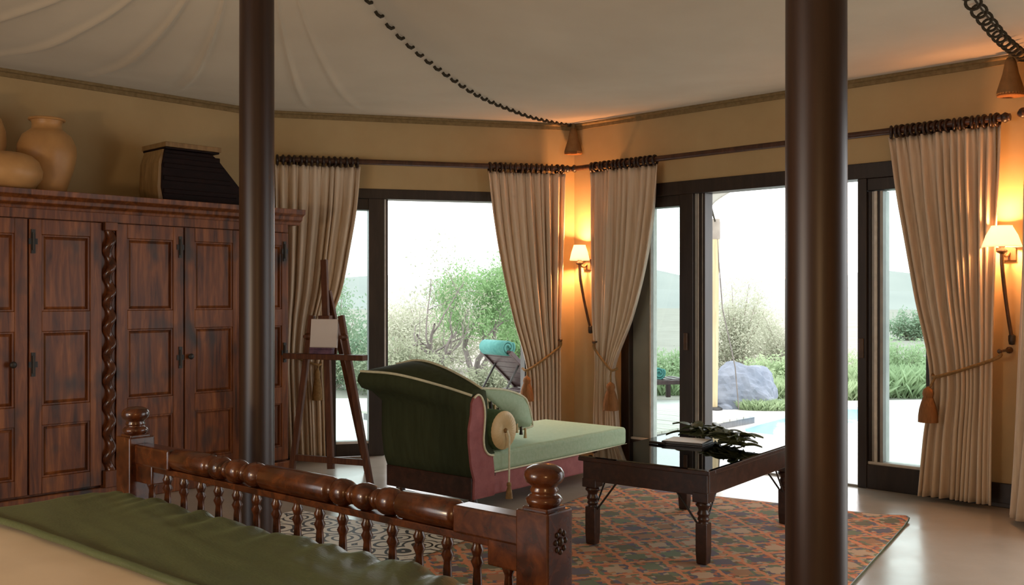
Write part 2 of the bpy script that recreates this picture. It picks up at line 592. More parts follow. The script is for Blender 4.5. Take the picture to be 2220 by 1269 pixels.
def scroll_mat():
    m, nt, p, _ = new_mat('scrollwork_rug')
    tc = nt.nodes.new('ShaderNodeTexCoord')
    n = nt.nodes.new('ShaderNodeTexNoise')
    n.inputs['Scale'].default_value = 5
    nt.links.new(tc.outputs['Object'], n.inputs['Vector'])
    wv = mix_col(nt, 0.06, tc.outputs['Object'], n.outputs['Color'], 'ADD')
    vo = nt.nodes.new('ShaderNodeTexVoronoi')
    vo.inputs['Scale'].default_value = 5.2
    vo.inputs['Randomness'].default_value = 0.55
    nt.links.new(wv, vo.inputs['Vector'])
    f = math_n(nt, 'SINE', math_n(nt, 'MULTIPLY', vo.outputs['Distance'], 27.0))
    k = math_n(nt, 'GREATER_THAN', f, 0.5)
    c = mix_col(nt, k, (0.74, 0.70, 0.60), (0.03, 0.026, 0.022))
    nt.links.new(c, p.inputs['Base Color'])
    p.inputs['Roughness'].default_value = 0.5
    p.inputs['Specular IOR Level'].default_value = 0.5
    return m


M['scroll'] = scroll_mat()


def water_mat():
    m, nt, p, _ = new_mat('pool_water')
    p.inputs['Base Color'].default_value = (0.30, 0.56, 0.76, 1)
    p.inputs['Roughness'].default_value = 0.06
    v = coords(nt)
    bump(nt, p, noise_fac(nt, v, 5, 2), 0.12, 0.02)
    return m


M['water'] = water_mat()

# ------------------------------------------------------------------ room plan
EAVE = 2.904
U = Vector((0.688, 0.7254))                 # along the wardrobe wall, away from the camera
V = Vector((0.7254, -0.688))                # along the right-hand glazed wall, towards the camera
cD, cC, cE = Vector((-2.056, 8.033)), Vector((0.56, 8.70)), Vector((3.262, 6.138))
cF, cG, cH, cI = Vector((3.42, 1.4)), Vector((1.7, -2.4)), Vector((-3.4, -2.6)), Vector((-5.70, 4.19))
CORNERS = [cD, cC, cE, cF, cG, cH, cI]


class Wall:
    def __init__(self, a, b):
        self.o, d = a, (b - a)
        self.len = d.length
        self.d = d.normalized()
        self.n = Vector((-self.d.y, self.d.x))      # outward
        self.ang = math.atan2(self.d.y, self.d.x)

    def wz(self, d, px, py):
        """wall coordinates (w, z) of a sight line where it meets the plane d metres inside the wall"""
        k = (px - 1110.0) / F
        O = self.o - self.n * d
        w = (k * O.y - O.x) / (self.d.x - k * self.d.y)
        Y = O.y + w * self.d.y
        return w, H - (py - 645.0) * Y / F

    def pt(self, w, d, z):
        p = self.o + self.d * w - self.n * d
        return Vector((p.x, p.y, z))

    def root(self):
        return (self.o.x, self.o.y, 0), self.ang


WB, WR, WN = Wall(cD, cC), Wall(cC, cE), Wall(cE, cF)
WL = Wall(cI, cD)


def make_wall(name, wl, openings=()):
    mb = MB()
    x = 0.0
    for (a, b, z0, z1) in sorted(openings):
        mb.box(x, a, 0, 0.16, 0, EAVE)
        if z1 < EAVE:
            mb.box(a, b, 0, 0.16, z1, EAVE)
        if z0 > 0:
            mb.box(a, b, 0, 0.16, 0, z0)
        x = b
    mb.box(x, wl.len, 0, 0.16, 0, EAVE)
    loc, ang = wl.root()
    o = mb.build(name, M['wall'], loc=loc, rot=(0, 0, ang))
    o['kind'] = 'structure'
    return o


make_wall('wall_left', WL)
make_wall('wall_back', WB, [(0.50, 2.32, 0, 2.275)])
make_wall('wall_right', WR, [(0.53, 3.19, 0, 2.30)])
make_wall('wall_side', WN, [(0.9, 3.6, 0, 2.30)])
make_wall('wall_front', Wall(cF, cG))
make_wall('wall_rear', Wall(cG, cH))
make_wall('wall_bedside', Wall(cH, cI), [(1.6, 4.6, 0.0, 2.3)])  # unseen opening added to let more daylight in from behind

mb = MB()
mb.add([(p.x, p.y, 0) for p in CORNERS] + [(p.x, p.y, -0.12) for p in CORNERS],
       [tuple(range(7))[::-1], tuple(range(7, 14))] + [(i, (i + 1) % 7, 7 + (i + 1) % 7, 7 + i) for i in range(7)])
fl = mb.build('floor', M['floor'])
fl['kind'] = 'structure'

# light portals in the glazed openings and the added bedside one (they only guide the sky's own light)
def portal(wl, a, b, z1):
    p = wl.pt((a + b) / 2, -0.2, z1 / 2)
    o = lamp('window_portal', 'AREA', p, 1.0, (1, 1, 1), (PI / 2, 0, wl.ang + PI), shape='RECTANGLE', size=b - a, size_y=z1)
    o.rotation_euler = (-PI / 2, 0, wl.ang)
    o.data.cycles.is_portal = True


portal(WB, 0.50, 2.32, 2.275)
portal(WR, 0.53, 3.19, 2.30)
portal(WN, 0.9, 3.6, 2.30)
portal(Wall(cH, cI), 1.6, 4.6, 2.3)

# ------------------------------------------------------------------ tent ceiling
pA, pB = Vector((-1.18, 4.48)), Vector((0.81, 2.58))       # the two tent poles
TOP = 3.62
HC = [(0.0, EAVE), (0.14, 2.835), (0.29, 2.785), (0.52, 2.79), (0.78, 3.01), (1.0, TOP)]
targets = [pA, pA, pB, pB, pB, pA, pA]


def fold(ang, s):
    """radiating creases of the cloth around the far pole"""
    z = 0
    for a0, wd, am in ((2.28, .016, .05), (2.04, .014, .045), (2.56, .018, .04), (1.80, .012, .045), (1.70, .011, .035), (1.57, .014, .022), (2.80, .02, .035)):
        z -= am * math.exp(-((ang - a0) / wd) ** 2)
        z -= 0.35 * am * math.exp(-((ang - a0 - 0.05) / (wd * 4)) ** 2)
    return z * max(0.0, min(1.0, (s - 0.12) * 3)) * (1.15 - s)


def ceil_pt(i, t, s):
    j = (i + 1) % 7
    e = CORNERS[i].lerp(CORNERS[j], t)
    r = targets[i].lerp(targets[j], t)
    p = e.lerp(r, s)
    z = interp(HC, s)
    if targets[i] is not targets[j]:
        z -= 0.05 * math.sin(PI * t) * math.sin(PI * s)
        z = z if s < 0.999 else TOP - 0.12 * math.sin(PI * t)
    if i in (0, 6, 5):
        a = math.atan2(p.y - pA.y, p.x - pA.x)
        z += fold(a % (2 * PI), s)
    return Vector((p.x, p.y, z))


mb = MB()
for i in range(7):
    mb.grid(lambda a, b: ceil_pt(i, a, b), 190 if i in (0, 6) else 28, 30)
ce = mb.build('ceiling', M['canvas'], fix=False)
ce['kind'] = 'structure'

for k, i in enumerate((6, 0, 1, 2)):
    a, b = CORNERS[i], CORNERS[(i + 1) % 7]
    wl = Wall(a, b)
    mb = MB().tube([wl.pt(w * wl.len / 20, 0.015, EAVE - 0.012) for w in range(21)], 0.016, 8)
    mb.bar(wl.pt(0, 0.006, EAVE - 0.035), wl.pt(wl.len, 0.006, EAVE - 0.035), 0.012, 0.045)
    o = mb.build('trim_%d' % (k + 1), M['trim'])
    o['kind'] = 'structure'


# baseboards
def baseboard(name, wl, spans):
    mb = MB()
    for a, b in spans:
        mb.box(a, b, -0.02, 0.0, 0, 0.155)
        mb.box(a, b, -0.026, 0.0, 0.0, 0.03)
    loc, ang = wl.root()
    o = mb.build(name, M['frame'], loc=loc, rot=(0, 0, ang), bevel=0.004)
    o['kind'] = 'structure'


baseboard('baseboard_back', WB, [(0.02, 0.5), (2.32, WB.len - 0.02)])
baseboard('baseboard_right', WR, [(0.02, 0.53), (3.19, WR.len - 0.02)])
baseboard('baseboard_side', WN, [(0.02, 0.9)])
baseboard('baseboard_left', WL, [(0.1, WL.len - 0.02)])


# ------------------------------------------------------------------ glazed doors
def piece(parent, name, x0, x1, y0, y1, z0, z1, mat, bev=0.004):
    return MB().box(x0, x1, y0, y1, z0, z1).build(name, mat, parent, bevel=bev)


def profile_strips(parent, x0, x1, z0, z1, kinds):
    w = (x1 - x0) / len(kinds)
    for i, k in enumerate(kinds):
        piece(parent, {'w': 'weather_strip', 't': 'track', 'f': 'stile'}[k], x0 + i * w, x0 + (i + 1) * w,
              0.015 + 0.012 * (i % 2), 0.13, z0, z1, {'w': M['weather'], 't': M['track'], 'f': M['frame']}[k], 0.002)


loc, ang = WB.root()
w1 = structure('window_1', loc, ang)
piece(w1, 'head', 0.50, 2.32, -0.012, 0.14, 2.19, 2.275, M['frame'])
piece(w1, 'jamb', 0.50, 0.587, -0.012, 0.14, 0, 2.19, M['frame'])
piece(w1, 'transom', 0.587, 0.87, 0.0, 0.13, 2.095, 2.19, M['frame'])
piece(w1, 'bottom_rail', 0.587, 0.87, 0.0, 0.13, 0, 0.105, M['frame'])
piece(w1, 'weather_strip', 0.587, 0.87, 0.01, 0.12, 0.105, 0.125, M['weather'], 0.002)
piece(w1, 'stile', 0.862, 0.995, -0.015, 0.13, 0, 2.19, M['frame'])
profile_strips(w1, 0.995, 1.03, 0, 2.19, 'wf')
piece(w1, 'threshold', 1.03, 2.23, 0.0, 0.14, -0.02, 0.015, M['track'], 0.003)
piece(w1, 'jamb', 2.235, 2.32, -0.012, 0.14, 0, 2.19, M['frame'])
piece(w1, 'pane', 0.58, 0.87, 0.06, 0.068, 0.11, 2.10, M['glass'], 0)

loc, ang = WR.root()
w2 = structure('window_2', loc, ang)
piece(w2, 'head', 0.53, 3.19, -0.012, 0.14, 2.19, 2.30, M['frame'])
piece(w2, 'jamb', 0.53, 0.618, -0.012, 0.14, 0, 2.19, M['frame'])
piece(w2, 'transom', 0.618, 1.13, 0.0, 0.13, 2.10, 2.19, M['frame'])
piece(w2, 'sliding_stile', 0.618, 0.80, 0.04, 0.12, 0.02, 2.10, M['stile'])
piece(w2, 'weather_strip', 0.800, 0.812, 0.03, 0.12, 0.02, 2.10, M['weather'], 0.002)
piece(w2, 'bottom_rail', 0.618, 1.13, 0.0, 0.13, 0, 0.14, M['frame'])
piece(w2, 'weather_strip', 0.618, 1.13, 0.01, 0.12, 0.14, 0.158, M['weather'], 0.002)
piece(w2, 'stile', 1.127, 1.255, -0.015, 0.14, 0, 2.19, M['frame'])
profile_strips(w2, 1.255, 1.35, 0, 2.19, 'twftf')
piece(w2, 'threshold', 1.35, 2.63, 0.0, 0.14, -0.02, 0.015, M['track'], 0.003)
piece(w2, 'stile', 2.625, 2.69, -0.015, 0.14, 0, 2.19, M['frame'])
profile_strips(w2, 2.69, 2.795, 0.17, 2.10, 'ftwft')
piece(w2, 'transom', 2.69, 3.12, 0.0, 0.13, 2.105, 2.19, M['frame'])
piece(w2, 'bottom_rail', 2.69, 3.12, -0.01, 0.13, 0, 0.17, M['frame'])
piece(w2, 'weather_strip', 2.69, 3.12, 0.01, 0.12, 0.17, 0.19, M['weather'], 0.002)
piece(w2, 'jamb', 3.10, 3.19, -0.012, 0.14, 0, 2.19, M['frame'])
piece(w2, 'pane', 0.80, 1.13, 0.06, 0.068, 0.14, 2.10, M['glass'], 0)
piece(w2, 'pane', 2.79, 3.11, 0.06, 0.068, 0.18, 2.11, M['glass'], 0)
for x, y in ((1.19, -0.018), (2.655, -0.018)):
    h = piece(w2, 'handle', x - 0.018, x + 0.018, y - 0.008, y + 0.008, 0.92, 1.06, M['bronze'], 0.003)

loc, ang = WN.root()
w3 = structure('window_3', loc, ang)
piece(w3, 'head', 0.9, 3.6, -0.012, 0.14, 2.19, 2.30, M['frame'])
for x in (0.9, 1.5, 3.0, 3.5):
    piece(w3, 'stile', x, x + 0.1, -0.012, 0.14, 0, 2.19, M['frame'])


# ------------------------------------------------------------------ tent poles
def pole(p, label):
    t = thing('tent_pole', label, 'pole', (p.x, p.y, 0), 0, None)
    MB().lathe([(0.0795, 0.0), (0.080, 1.2), (0.079, 2.4), (0.077, TOP - 0.06)], 40).build('shaft', M['pole'], t)
    MB().lathe([(0.115, 0.0), (0.115, 0.035), (0.10, 0.05), (0.09, 0.09), (0.083, 0.10)], 32).build('base', M['pole'], t)
    MB().lathe([(0.08, TOP - 0.12), (0.098, TOP - 0.10), (0.10, TOP - 0.03), (0.085, TOP - 0.01)], 32).build('collar', M['bronze'], t)
    return t


pole(pA, 'dark round wooden tent pole in front of the wardrobe, beyond the bed')
pole(pB, 'thick dark wooden tent pole standing nearest, beside the coffee table')


# ------------------------------------------------------------------ ceiling lacing
def lacing(label, i, tgt, s0, s1, n, loops):
    base = Vector((CORNERS[i].x, CORNERS[i].y, EAVE))
    t = thing('lacing_rope', label, 'rope', base)
    pts = []
    for k in range(n + 1):
        s = s0 + (s1 - s0) * k / n
        p = CORNERS[i].lerp(tgt, s)
        pts.append(Vector((p.x, p.y, interp(HC, s) - 0.012)) - base)
    if loops:
        MB().tube(pts, 0.0055, 6).build('cord', M['rope'], t)
    proto = None
    for k in range(n):
        a, b = pts[k], pts[k + 1]
        mid = (a + b) / 2
        d = (b - a)
        if proto is None:
            L = d.length
            if loops:
                ring = [(0.02 * math.sin(q * PI / 8), 0.034 * math.cos(q * PI / 8), -0.026 + 0.027 * math.sin(q * PI / 8)) for q in range(17)]
                m_ = MB().tube(ring, 0.0075, 6, cap=False)
            else:
                m_ = MB().tube([(-L * .21, .012, .006), (-L * .1, .004, -.008), (L * .1, -.004, -.008), (L * .21, -.012, .006)], 0.010, 6)
            proto = m_.build('stitch', M['rope'], t)
            o = proto
        else:
            o = dup(proto, t)
        o.location = mid
        o.rotation_euler = (0, -math.atan2(d.z, math.hypot(d.x, d.y)), math.atan2(d.y, d.x))


lacing('dark rope stitches along the ceiling seam rising from the corner between the windows', 1, pA, 0.02, 0.93, 34, False)
lacing('looped dark rope along the ceiling seam at the top right', 2, pB, 0.02, 0.8, 21, True)


# hanging eave tassels at the two corners
def eave_tassel(p, label, sc):
    t = thing('eave_tassel', label, 'tassel', p)
    MB().lathe([(0.012 * sc, 0.0), (0.014 * sc, -0.05 * sc), (0.022 * sc, -0.07 * sc)], 12).build('cord', M['trim'], t)
    m_ = MB()
    n = 26
    prof = [(0.022, -0.055), (0.034, -0.09), (0.045, -0.15), (0.064, -0.215), (0.078, -0.265), (0.080, -0.285)]
    v, f = [], []
    for r, z in prof:
        for k in range(n * 2):
            a = PI * k / n
            rr = r * sc * (1 + (0.07 if k % 2 else -0.05))
            v.append((rr * math.cos(a), rr * math.sin(a) * 0.75, z * sc))
    for i in range(len(prof) - 1):
        for k in range(n * 2):
            k2 = (k + 1) % (n * 2)
            f.append((i * 2 * n + k, i * 2 * n + k2, (i + 1) * 2 * n + k2, (i + 1) * 2 * n + k))
    m_.add(v, f, None, True)
    m_.build('skirt', M['plaster_shell'], t, solid=0.006)
    MB().lathe([(0.072 * sc, -0.278 * sc), (0.084 * sc, -0.286 * sc), (0.083 * sc, -0.296 * sc), (0.070 * sc, -0.298 * sc)], 26, Matrix.Diagonal((1, .75, 1, 1))).build('hem', M['rust_tassel'], t)
    return t


eave_tassel((0.545, 8.61, EAVE - 0.0), 'tan fabric tassel hanging from the eaves in the corner between the windows', 0.95)
eave_tassel((3.12, 6.06, EAVE - 0.0), 'tan fabric tassel hanging from the eaves at the top right edge', 1.0)

# ------------------------------------------------------------------ curtain rods and curtains
ROD_Z, ROD_D = 2.485, 0.125


def rod(wl, a, b, label):
    p0 = wl.pt(a, ROD_D, ROD_Z)
    t = thing('curtain_rod', label, 'curtain rod', p0, wl.ang)
    L = b - a
    MB().tube([(0, 0, 0), (L, 0, 0)], 0.023, 16).build('pole', M['rod'], t)
    for x in (0.03, L - 0.03):
        MB().lathe([(0.0, -0.03), (0.02, -0.026), (0.034, 0), (0.02, 0.026), (0.0, 0.03)], 14, Matrix.Translation((x, 0, 0)) @ Matrix.Rotation(PI / 2, 4, 'Y'), cap=False).build('finial', M['frame'], t)
    for x in (0.45, L - 0.45):
        mb_ = MB().box(x - 0.012, x + 0.012, 0.0, ROD_D - 0.002, -0.015, 0.015)
        mb_.lathe([(0.04, 0), (0.04, 0.012)], 14, Matrix.Translation((x, ROD_D - 0.012, 0)) @ Matrix.Rotation(-PI / 2, 4, 'X'))
        mb_.build('bracket', M['frame'], t)
    return t


rod(WB, 0.12, WB.len - 0.075, 'dark wooden curtain rod above the left garden window')
rod_r = rod(WR, 0.075, WR.len - 0.06, 'dark wooden curtain rod above the right sliding doors')
rod(WN, 0.15, 4.2, 'dark wooden curtain rod on the side wall at the right edge')

ring_mesh = None


def curtain(wl, left, right, nf, label, seed, dep=0.105, bot=0.03, pix=True, amp=0.036, nring=15):
    global ring_mesh
    r = random.Random(seed)
    if pix:
        Lt = sorted([(-z, w) for w, z in [wl.wz(dep, *p) for p in left]])
        Rt = sorted([(-z, w) for w, z in [wl.wz(dep, *p) for p in right]])
    else:
        Lt = sorted([(-z, w) for w, z in left])
        Rt = sorted([(-z, w) for w, z in right])
    ztop = ROD_Z - 0.045
    w_top0, w_top1 = interp(Lt, -ztop), interp(Rt, -ztop)
    full = abs(w_top1 - w_top0)
    wc = (w_top0 + w_top1) / 2
    org = wl.pt(wc, dep, 0)
    t = thing('curtain', label, 'curtain', org, wl.ang, 'cream tie-back curtains at the windows')
    wd_ = [r.uniform(0.45, 1.7) for _ in range(nf)]
    cum = [0.0]
    for q in wd_:
        cum.append(cum[-1] + q / sum(wd_))
    ph = [r.uniform(-0.5, 0.5) for _ in range(nf + 2)]
    am = [r.uniform(0.65, 1.25) for _ in range(nf + 2)]

    def fn(a, b):
        z = bot + (ztop - bot) * (1 - b)
        wl_, wr_ = interp(Lt, -z), interp(Rt, -z)
        i = 0
        while i < nf - 1 and a > cum[i + 1]:
            i += 1
        g = i + (a - cum[i]) / (cum[i + 1] - cum[i])
        q = g - i
        aa = am[i] * (1 - q) + am[i + 1] * q
        pq = ph[i] * (1 - q) + ph[i + 1] * q
        phase = 2 * PI * (g + 0.16 * pq * b)
        width = abs(wr_ - wl_)
        press = min(1.0, 0.35 + 0.65 * width / full)
        A = amp * aa * (0.55 + 0.45 * min(1, b * 5)) * (0.7 + 0.3 * press)
        y = -A * math.cos(phase) - 0.35 * A * math.cos(2 * phase + 0.8)
        y += 0.012 * math.sin(7 * a + 4 * b + seed)
        y += 0.016 * noise.noise(Vector((a * nf * 1.7, b * 2.2, seed))) * min(1, b * 3)
        if b < 0.05:
            y -= 0.010 * math.cos(3 * phase) * (1 - b / 0.05)
        x = wl_ + (wr_ - wl_) * (a + 0.25 / nf * math.sin(phase) * 0.35)
        bulge = 0.05 * (1 - press)
        return Vector((x - wc, y - bulge, z))
    MB().grid(fn, nf * 14, 60).build('cloth', M['curtain'], t, solid=0.004, fix=False)
    if ring_mesh is None:
        tor = [(0, 0.036 * math.cos(q * PI / 12), 0.036 * math.sin(q * PI / 12)) for q in range(25)]
        ring_mesh = MB().tube(tor, 0.0105, 8, cap=False).mesh('curtain_ring', M['ring'])
    for k in range(nring):
        f = (k + 0.4) / nring
        o = bpy.data.objects.new('curtain_ring', ring_mesh)
        COL.objects.link(o)
        o.parent = t
        o.location = (w_top0 + (w_top1 - w_top0) * f - wc, dep - ROD_D, ROD_Z - 0.008)
        o.rotation_euler = (r.uniform(-.1, .1), 0, r.uniform(-.35, .35))
    return t


curtain(WB, [(596, 355), (600, 600), (604, 800), (612, 1010)],
        [(781, 360), (773, 450), (758, 540), (740, 630), (716, 700), (698, 790), (701, 860), (706, 1010)], 9,
        'cream curtain behind the easel, beside the wardrobe', 3)
curtain(WB, [(1056, 372), (1068, 480), (1085, 580), (1110, 690), (1138, 790), (1143, 870), (1145, 985)],
        [(1224, 372), (1219, 550), (1213, 740), (1212, 985)], 10,
        'cream curtain left of the corner wall lamp, behind the chaise longue', 5)
curtain(WR, [(1282, 372), (1288, 560), (1292, 690), (1300, 790), (1297, 870), (1295, 960)],
        [(1429, 362), (1421, 470), (1405, 580), (1378, 690), (1338, 800), (1342, 860), (1350, 980)], 9,
        'cream curtain right of the corner wall lamp, before the sliding doors', 8)
curtain(WR, [(1930, 300), (1944, 400), (1960, 490), (1988, 640), (2024, 815), (2010, 950), (1998, 1080)],
        [(2172, 275), (2163, 520), (2157, 770), (2153, 1100)], 11,
        'long cream curtain at the right end of the sliding doors, hem on view', 13, nring=19)
curtain(WN, [(0.46, 2.5), (0.42, 1.6), (0.36, 0.9), (0.26, 0.0)], [(1.02, 2.5), (0.98, 1.6), (0.92, 0.9), (0.86, 0.0)], 8,
        'cream curtain cut off by the right edge of the photo', 17, dep=0.22, pix=False, amp=0.05)


def tieback(wl, hook, tie, tas, label, mat, right=True, dep=0.105, r0=0.011, tl=0.19, wide=0.046, front=0.205):
    """hook, tie, tas: picture points of the wall hook, the gathered point and the tassel's foot"""
    wh, zh = wl.wz(0.19, *hook)
    wt, zt = wl.wz(front, *tie)
    ws, zs = wl.wz(front + 0.02, *tas)
    org = wl.pt(wt, 0, 0)
    t = thing('curtain_tieback', label, 'tieback', org, wl.ang, 'rope tiebacks with tassels')
    hx = wh - wt
    pth = smooth_path([(hx, -0.19, zh), (hx * 0.97, -0.195, zh - (zh - zt) * 0.22), (hx * 0.45, -front, zh - (zh - zt) * 0.68), (0, -front, zt), (-0.03 * (1 if hx > 0 else -1), -front + 0.05, zt + 0.012)], 20)
    MB().tube(pth, r0, 8).build('rope', M['gold_rope'], t)
    MB().tube([(0, -front, zt), ((ws - wt) * 0.5, -front - 0.015, zt - 0.05), (ws - wt, -front - 0.02, zs + tl)], r0 * 0.8, 7).build('drop_cord', M['gold_rope'], t)
    Mx = Matrix.Translation((ws - wt, -front - 0.02, zs))
    MB().lathe([(0.005, tl + .02), (wide * .5, tl), (wide * .62, tl * .88), (wide * .5, tl * .74)], 16, Mx).build('tassel_head', mat, t)
    m_ = MB()
    n = 32
    v, f = [], []
    prof = [(0.48, .78), (.7, .6), (.88, .4), (.98, .2), (1.0, 0.0)]
    for rr, zz in prof:
        for k in range(n):
            a = 2 * PI * k / n
            q = rr * wide * (1 + (0.08 if k % 2 else -0.06))
            v.append((q * math.cos(a), q * math.sin(a), zz * tl))
    for i in range(len(prof) - 1):
        for k in range(n):
            k2 = (k + 1) % n
            f.append((i * n + k, i * n + k2, (i + 1) * n + k2, (i + 1) * n + k))
    m_.add(v, f, Mx, True)
    m_.add(v[-n:], [tuple(range(n))], Mx)
    m_.build('tassel_skirt', mat, t)
    MB().lathe([(0.022, 0), (0.022, 0.006), (0.009, 0.012), (0.008, 0.185), (0.015, 0.19), (0.015, 0.20), (0.0, 0.204)], 12,
               Matrix.Translation((hx, -0.001, zh)) @ Matrix.Rotation(PI / 2, 4, 'X'), cap=False).build('wall_hook', M['bronze'], t)
    return t


tieback(WB, (640, 770), (690, 792), (688, 868), 'gold rope tieback behind the easel, holding the curtain by the wardrobe', M['gold_rope'], tl=0.24, wide=0.04)
tieback(WB, (1215, 738), (1143, 803), (1142, 870), 'rope tieback with rust tassel left of the corner lamp, above the chaise', M['rust_tassel'], tl=0.20, wide=0.056)
tieback(WR, (1288, 742), (1325, 803), (1324, 890), 'rope tieback with rust tassel under the corner lamp, before the sliding doors', M['rust_tassel'], tl=0.22, wide=0.062)
tieback(WR, (2168, 762), (2027, 818), (2012, 916), 'rope tieback with brown tassel below the right wall lamp', M['rust_tassel'], tl=0.215, wide=0.058)


# ------------------------------------------------------------------ wall lamps
def sconce(wl, w_, px_mount, top_y, label, rt, rb, hs, off, zc, power, tail_to):
    org = wl.pt(w_, 0, 0)
    t = thing('wall_sconce', label, 'wall lamp', org, wl.ang)
    # back plate on the wall
    MB().box(-0.04, 0.04, -0.016, 0.0, zc - 0.15, zc - 0.055).build('back_plate', M['bronze'], t, bevel=0.004)
    ax, ay = off
    arm = smooth_path([(0, -0.012, zc - 0.10), (ax * 0.45, ay * 0.5, zc - 0.125), (ax * 0.9, ay * 0.95, zc - 0.105), (ax, ay, zc - 0.06)], 12)
    MB().tube(arm, 0.009, 8).build('arm', M['bronze'], t)
    MB().lathe([(0.012, -0.11), (0.03, -0.10), (0.034, -0.09), (0.016, -0.075), (0.02, -0.06), (0.03, -0.045), (0.012, -0.04), (0.012, 0.0)], 16,
               Matrix.Translation((ax, ay, zc))).build('socket', M['bronze'], t)
    prof = [(rb, -hs * 0.5), (rb * 0.9 + rt * 0.1, -hs * 0.38), (rb * .55 + rt * .45, hs * .05), (rt * 1.02, hs * 0.45), (rt, hs * 0.5)]
    MB().lathe(prof, 36, Matrix.Translation((ax, ay, zc)), cap=False).build('lamp_shade', M['shade'], t, solid=0.002)
    MB().lathe([(0.0, -0.02), (0.016, -0.014), (0.02, 0.0), (0.013, 0.02), (0.0, 0.028)], 12, Matrix.Translation((ax, ay, zc + 0.01)), cap=False).build('bulb', M['shade'], t)
    tx, tz = tail_to
    tail = smooth_path([(ax, ay, zc - 0.10), (ax + 0.1 * tx, ay * 0.95, zc + (tz - zc) * 0.35), (ax + 0.5 * tx, ay * 0.6, zc + (tz - zc) * 0.7), (ax + tx, -0.03, tz)], 16)
    MB().tube(tail, [0.013] * 9 + [0.012] * 8, 8).build('tail', M['bronze'], t)
    MB().lathe([(0.0, -0.04), (0.018, -0.035), (0.022, -0.01), (0.022, 0.02), (0.012, 0.03), (0.0, 0.034)], 12, Matrix.Translation((ax + tx, -0.03, tz)), cap=False).build('tail_knob', M['iron'], t)
    p = wl.pt(w_ + ax, -ay, zc + 0.01)
    l_ = lamp('sconce_light', 'POINT', p, power, (1.0, 0.42, 0.155), shadow_soft_size=0.03)
    return t


sconce(WR, 0.155, 0, 0, 'small lit cream-shaded wall lamp in the corner between the windows', 0.052, 0.088, 0.135, (0.005, -0.12), 1.742, 78.0, (0.05, 1.07))
sconce(WR, 3.625, 0, 0, 'larger lit cream-shaded wall lamp at the right edge of the photo', 0.062, 0.118, 0.135, (-0.01, -0.13), 1.735, 60.0, (0.03, 1.085))

# curtain draw cord beside the right lamp
cx_ = WR.wz(0.08, 2172, 300)[0] - 0.10
dc = MB().tube([(cx_, 0.02, -0.02), (cx_ + 0.002, 0.02, -0.3), (cx_, 0.02, -0.58)], 0.004, 6).build('draw_cord', M['gold_rope'], rod_r)
MB().lathe([(0.0, -0.62), (0.01, -0.61), (0.008, -0.58), (0.0, -0.575)], 8, Matrix.Translation((cx_, 0.02, 0)), cap=False).build('weight', M['bronze'], dc)

# ------------------------------------------------------------------ wardrobe
W_ANG = math.atan2(U.y, U.x)
wd = thing('wardrobe', 'large reddish dark-wood wardrobe with panelled doors and twisted columns on left', 'wardrobe', (-2.98, 6.08, 0), W_ANG)
X0, X1, WT = -1.05, 1.84, 2.02
DEP = 0.56
MB().box(X0, X1, 0.03, DEP, 0.08, 1.90).build('carcass', M['wardrobe'], wd, bevel=0.004)
MB().box(X0 - 0.02, X1 + 0.02, -0.02, DEP, 0.0, 0.10).build('plinth', M['wardrobe'], wd, bevel=0.006)
MB().box(X0, X1, 0.0, 0.04, 1.845, 1.915).build('frieze', M['wardrobe'], wd, bevel=0.003)
cor = [(0.05, 1.905), (-0.01, 1.905), (-0.015, 1.925), (-0.045, 1.94), (-0.05, 1.965), (-0.085, 1.985), (-0.09, 2.02), (DEP, 2.02), (DEP, 1.905)]
MB().prism(cor, 'x', X0 - 0.08, X1 + 0.10).build('cornice', M['wardrobe'], wd, bevel=0.003)


